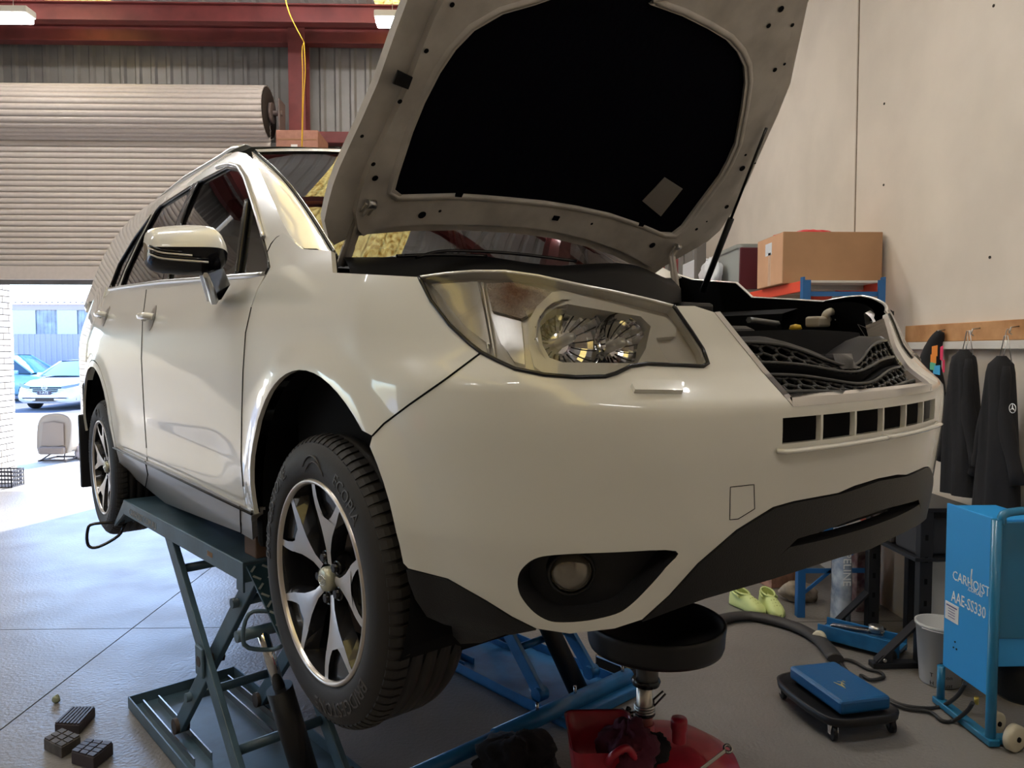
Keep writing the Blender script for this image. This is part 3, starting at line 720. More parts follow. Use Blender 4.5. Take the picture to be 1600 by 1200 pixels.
# ---------------- headlamps
lamp_px = lampouter + [(1010, 467), (960, 456), (900, 444), (840, 431), (790, 424), (740, 424), (700, 427), (655, 433)]
LP_ = pxpoly(S1, lamp_px, 6)
c0 = np.mean(LP_, axis=0)
def shrink(poly, k, c=None):
    c = np.mean(poly, axis=0) if c is None else c; return [(c[0] + (p[0] - c[0]) * (1 - k), c[1] + (p[1] - c[1]) * (1 - k)) for p in poly]
for sd_ in 'RL':
    riH = pxpoly(S1, [(840, 500), (850, 485), (868, 473), (888, 468), (1008, 488), (1024, 506), (1016, 542), (1002, 564), (880, 562), (856, 555), (845, 537)], 6)
    hl = panel('headlamp', S1, LP_, M_LAMPG, off=-.028, lip=0, sides=sd_, sp=.03, holes=[riH])
    sg = -1 if sd_ == 'L' else 1
    def mir(mb):
        if sg < 0: mb.v = [(v[0], -v[1], v[2]) for v in mb.v]
        return mb
    panel('lamp_back', S1, LP_ if sd_ == 'R' else shrink(LP_, -.012), M_DARK, hl, off=-.11 if sd_ == 'R' else -.036, lip=0 if sd_ == 'R' else -.03, sides=sd_, sp=.05)
    # side wall
    mb = MB(); mb.grid([[S1.P(u, v, -.002), S1.P(u, v, -.028)] for u, v in dens(LP_, .03)], False, closed_u=True); mir(mb).build('lamp_housing', M_LAMP, hl)
    panel('lamp_lens', S1, LP_, M_LENS, hl, off=.002, lip=.0, sides=sd_, sp=.025)
    # black lower gasket
    gk = pxpoly(S1, [(655, 433)] + lampouter, 6, closed=False)
    mir(MB().tube([S1.P(u, v, .001) for u, v in gk], .0042, 6)).build('lamp_gasket', M_BLKG, hl)
    gk = pxpoly(S1, [(1052, 478), (1010, 467), (960, 456), (900, 444), (840, 431), (790, 424), (740, 424), (700, 427), (655, 433)], 6, closed=False)
    mir(MB().tube([S1.P(u, v, -.001) for u, v in gk], .004, 6)).build('lamp_top_edge', M_LAMP, hl)
    # C shaped position-light frame
    ro = pxpoly(S1, [(822, 500), (838, 474), (862, 452), (880, 449), (960, 468), (1045, 492), (1062, 508), (1060, 522), (1030, 524), (1038, 545), (1050, 562), (1000, 566), (958, 582), (850, 578), (834, 566), (826, 540)], 6)
    ri = pxpoly(S1, [(842, 500), (852, 487), (870, 475), (888, 470), (1006, 490), (1022, 506), (1014, 540), (1000, 562), (880, 560), (858, 553), (847, 535)], 6)
    panel('light_frame', S1, ro, mat('lamp_frame_pearl', (.66, .63, .56), .28, coat=.4), hl, holes=[ri], off=-.012, lip=.04, sides=sd_, sp=.02)
    # reflector bowls
    for (bx, by, rr, dep) in ((896, 518, .074, .055), (982, 527, .058, .05)):
        h = S1.hit(bx, by); p_ = Vector(S1.P(*h, -.024)); n_ = (Vector(S1.n(*h)) + Vector((.9, .15, .0))).normalized(); R_ = n_.to_track_quat('Z', 'Y').to_matrix()
        mb = MB(); prof = [(rr * math.sin(a), -dep * math.cos(a) * 1.0) for a in np.linspace(.1, math.pi / 2, 9)]
        mb.lathe([(r_, z_ + 0) for r_, z_ in prof], p_, 'Z', 22, smooth=False, R=R_); rb = mir(mb).build('reflector_bowl', M_CHR, hl, fix=False)
        mb = MB(); mb.lathe([(0, .006), (.008, .002), (.011, -.012), (.011, -dep)], p_, 'Z', 14, R=R_); mir(mb).build('bulb_cap', M_LAMP, rb)
        mb = MB()
        for a in np.linspace(0, 2 * math.pi, 19)[:-1]:
            pts = [p_ + R_ @ Vector((rr * 1.0 * math.sin(t_) * math.cos(a), rr * 1.0 * math.sin(t_) * math.sin(a), -dep * math.cos(t_) + .001)) for t_ in np.linspace(.35, 1.25, 6)]
            mb.tube(pts, .0012, 4)
        mir(mb).build('reflector_rib', mat('reflector_dark', (.10, .09, .085), .2, .8), rb)
    tn = pxpoly(S1, [(755, 437), (800, 434), (850, 446), (868, 452), (838, 478), (812, 492), (765, 480)], 6)
    panel('turn_signal', S1, tn, M_AMB, hl, off=-.016, lip=.02, sides=sd_, sp=.02)
    tw = pxpoly(S1, [(762, 484), (812, 496), (818, 560), (800, 556), (778, 530)], 6)
    panel('inner_bezel', S1, tw, M_LAMP, hl, off=-.018, lip=.02, sides=sd_, sp=.02)
    sw = pxpoly(S1, [(668, 440), (742, 434), (752, 480), (762, 535), (720, 505)], 6)
    panel('side_bezel', S1, sw, mat('lamp_side_grey', (.47, .44, .39), .22, .5), hl, off=-.014, lip=.02, sides=sd_, sp=.02)
    for qk, (a, b) in enumerate((((748, 434), (770, 560)), ((742, 436), (758, 545)))):
        hh_ = pxpoly(S1, [a, b], 8, closed=False); mir(MB().tube([S1.P(u, v, -.02) for u, v in hh_], .003, 6)).build('lamp_rib', M_LAMP, hl)
    rb_ = pxpoly(S1, [(1030, 500), (1070, 510), (1092, 562), (1050, 562)], 6)
    panel('inner_facet', S1, rb_, mat('lamp_facet', (.5, .48, .46), .18, .7), hl, off=-.03, lip=.01, sides=sd_, sp=.02)

# ---------------- grille
def front_tube(pts, r, n=6, flat=None): return MB().tube(pts, r, n, flat=flat)
gr = panel('grille', S1, [(gT[0] + .0, gT[1] - .01), (LEND, gT[1] - .01), (LEND, gL[1]), (gL[0], gL[1])], M_DARK, off=-.075, lip=0, sides='M')
ch = pxpoly(S1, [(1116, 488), (1150, 530), (1190, 580), (1238, 634)], 7, closed=False)
for sg in (1, -1):
    mb = MB(); rows = [[S1.P(u, v, .001), S1.P(u + .012, v, .004), S1.P(u + .022, v, -.004), S1.P(u + .028, v, -.05)] for u, v in ch]
    if sg < 0: rows = [[a * np.array([1, -1, 1]) for a in r_] for r_ in rows]
    mb.grid(rows, False).build('chrome_surround', M_SAT if 0 else M_CHR, gr)
mb = MB(); us_ = list(np.linspace(gL[0], LEND, 16))
P_ = [(S1.P(u, gbz - .002, .001), S1.P(u, gbz + .012, .006), S1.P(u, gbz + .022, -.002), S1.P(u, gbz + .026, -.05)) for u in us_]
P_ += [tuple(a * np.array([1, -1, 1]) for a in r_) for r_ in P_[::-1][1:]]
mb.grid(P_, False).build('chrome_bar', M_CHR, gr)
# honeycomb mesh: hexagonal cells in two drooping bands
def uedge(v): return float(np.interp(v, [gL[1], gT[1]], [gL[0] + .02, gT[0] + .02]))
def FP(t, v, off):
    u = uedge(v); uu_ = LEND - (LEND - u) * min(1, abs(t)); p = S1.P(uu_, v, off); return p * np.array([1, -1 if t > 0 else 1, 1])
def b_up(t): a = min(1, abs(t)); return .779 - .028 * math.exp(-(a / .5) ** 2), .818 - .054 * math.exp(-(a / .45) ** 2)
def b_lo(t): a = min(1, abs(t)); return .724 - .015 * math.exp(-(a / .5) ** 2), .755 - .027 * math.exp(-(a / .5) ** 2)
def hexband(fb, nr, nc, name, off=-.02):
    mb = MB(); H_ = 1.0 / (nr * 1.5 + .5); cw = 2.0 / nc; done = set()
    def W_(p, o=0): lo_, hi_ = fb(p[0]); return FP(p[0], lo_ + (hi_ - lo_) * p[1], off + o)
    for r_ in range(nr):
        for c_ in range(-1, nc + 1):
            cx = -1 + (c_ + .5 * (r_ % 2) + .5) * cw; cy = H_ * (1 + 1.5 * r_)
            pts = [(cx, cy - H_), (cx + cw / 2, cy - H_ / 2), (cx + cw / 2, cy + H_ / 2), (cx, cy + H_), (cx - cw / 2, cy + H_ / 2), (cx - cw / 2, cy - H_ / 2)]
            for k in range(6):
                a, b = pts[k], pts[(k + 1) % 6]
                key = (round((a[0] + b[0]) / 2, 3), round((a[1] + b[1]) / 2, 3))
                if key in done or abs(a[0]) > 1.0 or abs(b[0]) > 1.0: continue
                done.add(key); mb.tube([W_(a), W_(b)], .0036, 5, flat=1.1)
            for k in (1, 4):   # node webs
                if abs(pts[k][0]) < 1: mb.tube([W_((pts[k][0], pts[k][1])), W_((pts[k][0], pts[k][1]), -.018)], .0038, 5)
    return mb.build(name, MGR, gr)
MGR = mat('grille_grey', (.035, .036, .038), .35)
hexband(b_up, 2, 15, 'grille_mesh'); hexband(b_lo, 2, 15, 'grille_mesh')
TT = np.linspace(-1, 1, 41)
for fb in (b_up, b_lo):
    for q_ in (0, 1): MB().tube([FP(t_, fb(t_)[q_], -.012) for t_ in TT], .0034, 6, flat=1.1).build('grille_rail', MGR, gr)
MB().grid([[FP(t_, b_up(t_)[0] - .004, -.012), FP(t_, b_up(t_)[0] - .010, -.02), FP(t_, (b_up(t_)[0] + b_lo(t_)[1]) / 2, -.05), FP(t_, b_lo(t_)[1] + .008, -.02), FP(t_, b_lo(t_)[1] + .003, -.012)] for t_ in TT], True).build('grille_channel', M_DARK, gr)
def cv(t): a = abs(t); return .795 + .045 * min(1, a * 1.6)
MB().grid([[FP(t_, b_up(t_)[1] + .003, -.012), FP(t_, b_up(t_)[1] + .014, -.02), FP(t_, max(b_up(t_)[1] + .02, cv(t_)), -.045), FP(t_, max(b_up(t_)[1] + .02, cv(t_)), -.12)] for t_ in TT], True).build('grille_top_cover', mat('shroud_black', (.008, .008, .009), .5, spec=.3), gr)
MB().grid([[FP(t_, .757, -.010), FP(t_, .770, .002 - .02 * abs(t_) / .13), FP(t_, .79, -.012), FP(t_, .80, -.04)] for t_ in np.linspace(-.13, .13, 9)], True).build('badge_seat', mat('satin_black', (.03, .03, .032), .3), gr)

# ---------------- greenhouse side surface
def ybelt(z): return np.interp(z, [.95, 1.02, 1.10, 1.2, 1.3, 1.4, 1.5, 1.56, 1.60, 1.63, 1.66], [-.850, -.828, -.806, -.775, -.742, -.705, -.665, -.635, -.605, -.565, -.50])
XS = np.linspace(-3.9, -.05, 78); ZG = np.linspace(.95, 1.66, 72)
yb_s = np.array([ybelt(z) for z in ZG]); yb_s = np.r_[yb_s[:2], np.convolve(yb_s, ker, 'valid'), yb_s[-2:]]
G2 = np.array([[(x, y * (1 - .05 * max(0, (-x - 2.0) / 1.6) ** 2 - .02 * max(0, (x + .6) / .5) ** 2), z) for y, z in zip(yb_s, ZG)] for x in XS])
S2 = Surf(G2, XS, ZG, (0, -1, 0))
# windscreen surface
def WS(s_, t_): # s -1..1 across, t 0..1 up
    a = abs(s_); ybt = .70; ytp = .575
    xb = -.15 - .09 * a ** 2.2; xt = -1.02 - .19 * a ** 2.0; zb = 1.045 - .0 * a; ztp = 1.592 - .022 * a ** 2
    y = s_ * (ybt + (ytp - ybt) * t_); bow = .035 * math.sin(math.pi * t_)
    return (xb + (xt - xb) * t_ + bow * .45, y, zb + (ztp - zb) * t_ + bow * .8)
SU = np.linspace(-1, 1, 61); TV = np.linspace(0, 1, 31)
S3 = Surf(np.array([[WS(a, b) for b in TV] for a in SU]), SU, TV, (.5, 0, .8))
# roof
def RF(s_, t_):
    a = abs(s_); x0 = -1.02 - .19 * a * a; x1 = -3.52; x = x0 + (x1 - x0) * t_
    zc = np.interp(x, [-3.6, -3.0, -2.2, -1.5, -1.0], [1.56, 1.61, 1.64, 1.63, 1.592]); y = s_ * .575 * (1 - .05 * max(0, (-x - 2.0) / 1.6) ** 2)
    return (x, y, zc - (.022 + .012 * min(1, t_ * 5)) * a ** 2.5)
mb = MB(); mb.grid([[RF(a, b) for b in np.linspace(0, 1, 25)] for a in np.linspace(-1, 1, 25)], True); mb.build('roof', M_WHITE, car, fix=False)
# side frame: panel on S2 with glass openings
W1 = pxpoly(S2, [(416, 427), (421, 418), (414, 385), (396, 325), (382, 280), (372, 263), (355, 261), (311, 284), (297, 310), (284, 345), (270, 400), (262, 440), (320, 437)], 8)
W2 = pxpoly(S2, [(303, 288), (250, 322), (243, 331), (220, 375), (197, 425), (189, 448), (255, 440), (262, 400), (277, 345)], 8)
W3 = pxpoly(S2, [(236, 337), (210, 372), (186, 412), (172, 449), (183, 450), (195, 420), (216, 375)], 8)
topz = lambda x: float(np.interp(x, [-3.7, -3.4, -3.0, -2.2, -1.5, -1.22, -1.0, -.8, -.6, -.45, -.36], [1.36, 1.50, 1.585, 1.625, 1.615, 1.585, 1.50, 1.40, 1.245, 1.13, 1.075]))
tp = pxpoly(S2, [(470, 388), (452, 366), (440, 345), (428, 318), (412, 282), (402, 260), (396, 250), (385, 240), (372, 237)], 6, closed=False)
sf = tp + [(x, topz(x)) for x in np.linspace(-1.5, -3.6, 20)] + [(-3.8, 1.1), (-3.6, 1.05)] + [(x, np.interp(x, [-3.6, -2.6, -1.8, -1.15, -.45], [1.115, 1.10, 1.075, 1.045, 1.008])) for x in np.linspace(-3.6, -.45, 24)] + pxpoly(S2, [(424, 418), (421, 392), (441, 368)], 6, closed=False)
sf2 = pxpoly(S2, [(441, 364)], 6)
for sd_ in 'RL':
    fr_ = panel('body_side_frame', S2, sf, M_WHITE, holes=[W1, W2, W3], sides=sd_, lip=.03, sp=.035)
    sg = 1 if sd_ == 'R' else -1
    for nm, Wp, mm in (('front_side_glass', W1, M_GLASSD), ('rear_side_glass', W2, M_GLASSD), ('quarter_glass', W3, M_GLASSD)):
        panel(nm, S2, Wp, mm, off=-.008, lip=0, sides=sd_, sp=.06)
    def MR(P): return [np.array(p) * np.array([1, sg, 1]) for p in P]
    for Wp in (W1, W2, W3):
        MB().tube(MR([S2.P(u, v, -.002) for u, v in Wp]), .007, 6, closed=True).build('window_seal', M_BLKG, fr_)
    # chrome run along the front door frame and blacked-out B pillar
    cb = pxpoly(S2, [(378, 267), (386, 285), (398, 325), (409, 360)], 6, closed=False)
    MB().tube(MR([S2.P(u, v, .004) for u, v in pxpoly(S2, [(340, 262), (360, 257), (374, 261), (384, 277), (400, 325), (414, 372)], 6, closed=False)]), .008, 6).build('door_frame_edge', M_SAT, fr_)
    MB().tube(MR([S2.P(u, v, .006) for u, v in pxpoly(S2, [(172, 453), (195, 449), (255, 441), (330, 436), (415, 430)], 8, closed=False)]), .006, 6, flat=1.5).build('belt_moulding', M_SAT, fr_)
    bp_ = pxpoly(S2, [(311, 283), (303, 288), (277, 345), (262, 400), (253, 441), (262, 440), (270, 400), (284, 345)], 8)
    panel('b_pillar_cover', S2, bp_, M_BLKG, fr_, off=.003, lip=.003, sides=sd_)
    qd = pxpoly(S2, [(396, 315), (390, 335), (377, 428)], 6, closed=False)
    MB().tube(MR([S2.P(u, v, .0) for u, v in pxpoly(S2, [(387, 312), (380, 360), (371, 430)], 6, closed=False)]), .011, 6, flat=.6).build('quarter_divider', M_BLKG, fr_)
    # A pillar front face: between the side frame edge and the glass edge
    A_ = pxpoly(S2, [(470, 388), (452, 366), (440, 345), (428, 318), (412, 282), (402, 260), (396, 250)], 3, closed=False)
    n_ = 24; ia_ = np.linspace(0, len(A_) - 1, n_)
    Aq = [S2.P(*A_[int(round(k))]) for k in ia_]
    Bq = [np.array(WS(-1, .02 + .97 * k / (n_ - 1))) for k in range(n_)]
    rows = []
    for a, b in zip(Aq, Bq):
        md = (a + b) / 2 + np.array([.012, -.010, .012]); rows.append([a, md, b])
    MB().grid([MR(r_) for r_ in rows], True).build('a_pillar', M_WHITE, fr_, fix=False)
    MB().tube(MR([S2.P(u, v, .001) for u, v in pxpoly(S2, [(418, 394), (424, 381), (433, 371), (443, 366)], 4, closed=False)]), .0015, 5).build('panel_gap', M_DARK, fr_)
    # roof drip edge between side frame and roof
    xs_ = np.linspace(0, 1, 24)
    rows = []
    for t_ in xs_:
        a = np.array(RF(-1, t_)); b = S2.P(a[0], max(1.3, topz(a[0]) - .002)); rows.append([a, (a + b) / 2 + np.array([0, -.004, .008]), b])
    MB().grid([MR(r_) for r_ in rows], True).build('roof_edge', M_WHITE, fr_, fix=False)
    rr_ = [np.array(RF(-.96, t_)) + np.array([0, 0, .035 * min(1, 8 * t_, 8 * (1 - t_)) + .004]) for t_ in np.linspace(.06, .9, 26)]
    MB().tube(MR(rr_), .012, 8).build('roof_rail', M_SAT, car)
panel('windscreen', S3, [(-.985, .01), (.985, .01), (.985, .985), (-.985, .985)], M_GLASS, lip=0, sides='R', sp=.12)
MB().tube([S3.P(-.99, b, .002) for b in np.linspace(.02, .99, 20)], .0045, 6).build('windscreen_seal', M_BLKG, car)
MB().tube([S3.P(.99, b, .002) for b in np.linspace(.02, .99, 20)], .0045, 6).build('windscreen_seal', M_BLKG, car)
panel('roof_header', S3, [(-.985, .955), (.985, .955), (.985, .999), (-.985, .999)], M_WHITE, lip=0, off=.006, sides='R', sp=.08)
# tailgate closing the rear
mb = MB(); mb.grid([[(-3.52 - .12 * math.sin(t_ * 1.5), y, 1.53 - t_ * .5) for y in np.linspace(-.56, .56, 9)] for t_ in np.linspace(0, 1, 6)], True); mb.build('rear_window', M_GLASSD, car, fix=False)
mb = MB(); mb.grid([[(-3.66 - .10 * math.cos(a * 1.5), .62 * a * (1 if True else 0), z) for a in np.linspace(-1, 1, 13)] for z in np.linspace(.35, 1.05, 6)], True); mb.build('tailgate', M_WHITE, car, fix=False)

# ---------------- door handles
for (hx, hy, w_) in ((237, 497, .075), (165, 494, .07)):
    for sd_ in 'RL':
        sg = 1 if sd_ == 'R' else -1
        h = S1.hit(hx, hy); u, v = h
        el = [(u + .008 + .042 * math.cos(a), v + .052 * math.sin(a)) for a in np.linspace(0, 2 * math.pi, 20)[:-1]]
        hd = panel('door_handle', S1, el, mat('handle_hollow_shade', (.20, .185, .165), .3, coat=.6), off=.0015, lip=.001, sides=sd_, sp=.02)  # flat dark ellipse paints the shade of the hollow behind the grip
        pts = [S1.P(u + a, v, o__) for a, o__ in ((-.068, .008), (-.06, .026), (-.03, .036), (.02, .036), (.045, .03), (.055, .008))]
        MB().tube([np.array(p) * np.array([1, sg, 1]) for p in cr(pts, 4)], .016, 8, flat=.9).build('handle_grip', M_WHITE, hd)
# ---------------- mirrors
def mp(px, py, x): return cX(px, py, x)
mc = (cX(232, 395, -.66), cX(352, 395, -.60))
for sd_ in (1, -1):
    a_, b_ = cX(230, 396, -.66), cX(354, 396, -.58)
    ax = b_ - a_; rows = []
    topc = cr([(0, .035), (.03, .062), (.14, .078), (.5, .087), (.78, .085), (.92, .068), (1, .02)], 3); 
    botc = cr([(0, -.018), (.03, -.032), (.14, -.050), (.5, -.060), (.78, -.060), (.92, -.055), (1, -.035)], 3)
    A = []
    for (t1, z1), (t2, z2) in zip(topc, botc):
        c_ = a_ + ax * float(t1); row = []
        kk = math.sqrt(max(.0, 1 - (2 * t1 - 1) ** 6)) * .5 + .5
        zm = (z1 + z2) / 2; hz_ = (z1 - z2) / 2
        for al in np.linspace(-math.pi / 2, math.pi / 2, 9):
            row.append((c_.x + .09 * kk * math.cos(al) - .04, c_.y * 1.0, c_.z + zm + hz_ * math.sin(al)))
        A.append(row)
    zs_ = -.012
    up = MB(); up.grid([[(x_ + .0, y_ * sd_, z_) for x_, y_, z_ in r_] for r_ in A], True)
    # split: upper white cap and lower black shell
    def half(keep):
        m2 = MB(); rr = [[p for p in r_] for r_ in A]
        if keep: rows_ = [[(p[0], p[1] * sd_, p[2]) for p in r_[4:]] for r_ in rr]
        else: rows_ = [[(p[0] - .002, p[1] * sd_, p[2]) for p in r_[:5]] for r_ in rr]
        m2.grid(rows_, True); return m2
    mi = half(True).build('door_mirror', M_WHITE, car)
    half(False).build('mirror_base_shell', M_BLKG, mi)
    # back face / glass
    m2 = MB(); n_ = len(A); m2.grid([[(r_[0][0], r_[0][1] * sd_, r_[0][2]), (r_[-1][0], r_[-1][1] * sd_, r_[-1][2])] for r_ in A], False); m2.build('mirror_glass', M_CHR, mi)
    # indicator strips
    for k in range(4):
        m2 = MB(); m2.tube([(r_[3][0] + .004, r_[3][1] * sd_, r_[3][2] + .022 - .008 * k - .01 * (q_ / 8) ) for q_, r_ in enumerate(A[1:9 + k])], .003, 5); m2.build('indicator_rib', M_LAMPG if k % 2 else M_BLKG, mi)
    # arm
    p0, p1, p2, p3 = cX(318, 430, -.60), cX(352, 425, -.60), cX(362, 438, -.585), cX(343, 470, -.62)
    q = [cY(322, 428, -.98), cY(350, 418, -.94), cY(361, 444, -.86), cY(347, 468, -.865), cY(333, 470, -.875)]
    m2 = MB(); th = Vector((-.07, 0, 0)); 
    vs = [(p.x, p.y * sd_, p.z) for p in q] + [(p.x - .07, p.y * sd_, p.z) for p in q]; n_ = 5
    m2.add(vs, [list(range(5)), list(range(5, 10))[::-1]] + [(i, (i + 1) % 5, 5 + (i + 1) % 5, 5 + i) for i in range(5)])
    m2.build('mirror_arm', M_BLKG, mi, bevel=.004)
    m2 = MB(); m2.tube([(p.x + .003, p.y * sd_, p.z) for p in (cY(321, 430, -.985), cY(329, 452, -.92), cY(334, 470, -.88))], [.008, .012, .014], 6); m2.build('mirror_arm_trim', M_SAT, mi)

# ---------------- hood (open) 46 degrees from the hinge line
phi = math.radians(46); HX, HZ = -.25, 1.07; cph, sph = math.cos(phi), math.sin(phi)
def HP(y, s_, o_=0.): # o_ positive = towards the underside
    bow = .055 * (y / .72) ** 2 + .03 * (s_ / 1.1) ** 2
    q_ = o_ + bow - .02
    return (HX + s_ * cph + q_ * sph, y, HZ + s_ * sph - q_ * cph)
YU = np.linspace(-.95, .95, 77); SV = np.linspace(-.1, 1.3, 57)
S5 = Surf(np.array([[HP(a, b) for b in SV] for a in YU]), YU, SV, (sph, 0, -cph))
rear = [(507, 345), (513, 372), (522, 383), (545, 372), (575, 366), (640, 361), (720, 360), (800, 364), (860, 372), (915, 385), (960, 400), (1000, 420), (1018, 431), (1040, 415), (1075, 395), (1105, 378), (1125, 360)]
rgt = [(1145, 330), (1168, 285), (1190, 235), (1215, 180), (1235, 130), (1250, 60), (1262, 4)]
lft = [(636, 2), (618, 50), (590, 130), (566, 185), (545, 230), (530, 263), (520, 290), (512, 320)]
hb = pxpoly(S5, rear + rgt, 7, closed=False); hl_ = pxpoly(S5, lft, 7, closed=False)
frn = [(hb[-1][0] - .04, 1.16), (.55, 1.24), (.3, 1.275), (0, 1.285), (-.3, 1.27), (-.52, 1.18), (hl_[0][0] + .03, .95)]
HPOLY = hb + frn + hl_
hood = panel('hood', S5, HPOLY, M_WHITE2, off=0., lip=.022, sp=.045, sides='R')
def off_surf(o_):
    return Surf(np.array([[HP(a, b, o_) for b in SV] for a in YU]), YU, SV, (sph, 0, -cph))
mk('outer_skin', panel_mesh(Surf(np.array([[HP(a, b, -.022) for b in SV] for a in YU]), YU, SV, (-sph, 0, cph)), HPOLY, (), 0, 0, sp=.06), M_WHITE, hood)
pad_px = [(612, 291), (618, 268), (640, 200), (658, 155), (682, 108), (706, 72), (735, 42), (780, 16), (830, 2)]
pad_px2 = [(1010, 2), (1060, 20), (1100, 40), (1130, 58), (1148, 78), (1158, 100), (1160, 125), (1155, 165), (1145, 220), (1132, 250), (1120, 272), (1090, 312), (1062, 350), (1048, 361), (1030, 360), (1000, 347), (950, 330), (900, 319), (850, 311), (800, 306), (755, 302), (710, 299), (660, 300), (625, 301)]
PADP = pxpoly(S5, pad_px, 7, closed=False) + [(p[0], p[1]) for p in [(-.12, .98), (0, 1.01), (.12, 1.01)]] + pxpoly(S5, pad_px2, 7, closed=False)
# raised inner frame around the pad
inn = shrink(HPOLY, .085, np.array([.03, .55])); 
panel('inner_frame', S5, inn, M_WHITE2, hood, holes=[PADP], off=.018, lip=.018, sp=.045)
panel('insulation_pad', S5, shrink(PADP, -.01), M_PAD, hood, off=.008, lip=.01, sp=.05)
# pressed ring step beside the pad
MB().tube([S5.P(u, v, .016) for u, v in shrink(PADP, -.035)], .011, 6, closed=True, flat=.5).build('frame_bead', M_WHITE2, hood)
lab = pxpoly(S5, [(1001, 311), (1036, 274), (1064, 292), (1030, 335)], 6); panel('label', S5, lab, mat('dull_label', (.22, .20, .18), .6), hood, off=.012, lip=.002)
sq = pxpoly(S5, [(606, 122), (614, 101), (637, 112), (630, 131)], 6); panel('latch_cover', S5, sq, M_BLK, hood, off=.024, lip=.004)
for px, py, r_ in ((659, 72, 5), (618, 151, 5), (577, 249, 5), (580, 271, 7), (559, 205, 4), (654, 329, 10), (682, 323, 4), (1131, 318, 7), (1100, 341, 3), (1084, 353, 5), (1015, 378, 10), (920, 344, 4), (1160, 237, 4), (1155, 258, 9), (1175, 250, 3), (1232, 34, 5), (1214, 9, 8), (1220, 95, 4), (1205, 104, 6), (699, 0, 5), (1195, 35, 6)):
    h = S5.hit(px, py)
    if h is None: continue
    rr = r_ / F_PX * 1.9 * .8; el = [(h[0] + rr * math.cos(a), h[1] + rr * math.sin(a) * .9) for a in np.linspace(0, 2 * math.pi, 13)[:-1]]
    panel('frame_hole', S5, el, M_DARK, hood, off=.0205, lip=0)
for px, py in ((712, 297), (864, 335), (998, 345)):
    h = S5.hit(px, py); el = [(h[0] - .012, h[1] - .008), (h[0] + .012, h[1] - .008), (h[0] + .012, h[1] + .008), (h[0] - .012, h[1] + .008)]; panel('pad_clip', S5, el, M_PAD, hood, off=.022, lip=.004)
# hinges
for (a, b, c, d_) in (((571, 308), (560, 345), (545, 385), (535, 415)), ((1052, 378), (1050, 400), (1053, 425), (1056, 450))):
    ya = S5.P(*S5.hit(*a), .03); yy = ya[1]
    pts = [ya] + [np.array(cY(*q_, yy)) for q_ in (b, c, d_)]
    mb = MB()
    for k in range(3): mb.bar(pts[k], pts[k + 1], .032 if k < 2 else .036, .006, (1, 0, .3))
    mb.tube(pts, .008, 6); hg = mb.build('hood_hinge', M_WHITE2, car)
    MB().cyl(pts[0] + np.array([0, -.01, 0]), pts[0] + np.array([0, .012, 0]), .012, 12).build('hinge_bolt', M_SAT, hg)
# gas strut
s0 = S5.P(*S5.hit(1190, 192), .03); s1 = cY(1098, 455, .72)
s1 = np.array(s1); m_ = s0 + (s1 - s0) * .52
MB().tube([s0, m_], .005, 8).build('gas_strut_rod', M_BLKG, car)
st = MB().tube([m_, s1], .0115, 10).build('gas_strut', M_BLK, car)

# ---------------- engine bay and cowl
def cow(a): return (.03 - .25 * abs(a) ** 2.2, .70 * a)
mb = MB(); rows = []
for a in np.linspace(-1, 1, 25):
    x_, y_ = cow(a); z_ = 1.052 + .012 * math.sin(a * 7) * (abs(a) < .8)
    rows.append([(x_ - .22, y_, z_ + .014), (x_ - .10, y_, z_ + .012), (x_ + .02, y_, z_ + .004), (x_ + .05, y_, z_ - .03), (x_ + .06, y_, .80), (x_ + .10, y_, .60)])
mb.grid(rows, True).build('cowl_panel', mat('cowl_black', (.008, .008, .009), .6, spec=.3), car)
for sg in (-1, 1):
    MB().grid([[(x_, sg * .80, z_) for z_ in (.45, .75, .93)] + [(x_, sg * .70, .91), (x_, sg * .66, .5)] for x_ in np.linspace(-.30, .26, 8)], False).build('inner_wing', M_DARK, car)
ebay = MB().box((.28, 0, .60), (.75, 1.30, .24), bev=.02).build('engine_bay_floor', M_DARK, car)
mb = MB(); mb.box((.62, 0, .775), (.13, .95, .05), bev=.02); mb.box((.52, 0, .75), (.10, 1.0, .10), bev=.02)
mb.build('radiator_support', M_BLK, car)
mb = MB(); mb.box((.20, .0, .80), (.5, .55, .12), bev=.03)
mb.build('engine_cover', M_BLK, car)
MB().box((-.02, .45, .87), (.24, .18, .16), bev=.012).build('battery', M_BLK, car)
p = cY(1372, 478, .50); mb = MB(); mb.tube(cr([cX(1300, 470, .35), cX(1350, 474, .45), cX(1390, 492, .55)], 5), .016, 8); mb.build('hose', M_BLK, car)
# brake reservoir, washer neck, dipstick seen over the panel
def at_eb(px, py, x): return cX(px, py, x)
p = at_eb(1278, 503, .38); mb = MB(); mb.box(p, (.05, .08, .035), bev=.008); mb.cyl(p + Vector((0, .045, .008)), p + Vector((0, .07, .012)), .012, 12); mb.build('fluid_reservoir', mat('aged_plastic', (.48, .42, .32), .5), car)
p = at_eb(1316, 498, .40); mb = MB(); mb.tube(cr([at_eb(1288, 500, .39), at_eb(1292, 490, .40), at_eb(1302, 487, .40), at_eb(1316, 495, .42), at_eb(1326, 512, .44)], 4), .013, 8, flat=1.); mb.build('filler_neck', MATS['aged_plastic'], car)
MB().box(at_eb(1313, 500, .41), (.012, .055, .03), Matrix.Rotation(-.5, 3, 'X'), .004).build('latch_bracket', M_PAPER, car)
p = at_eb(1243, 512, .36); MB().lathe([(.004, -.012), (.02, -.004), (.016, .008), (0, .012)], p, 'Z', 12).build('dipstick_handle', mat('dipstick_yellow', (.65, .40, .03), .5), car)
p = at_eb(1388, 493, .50); MB().cyl(p, p + Vector((0, 0, .014)), .018, 14).build('filler_cap', M_BLK, car)
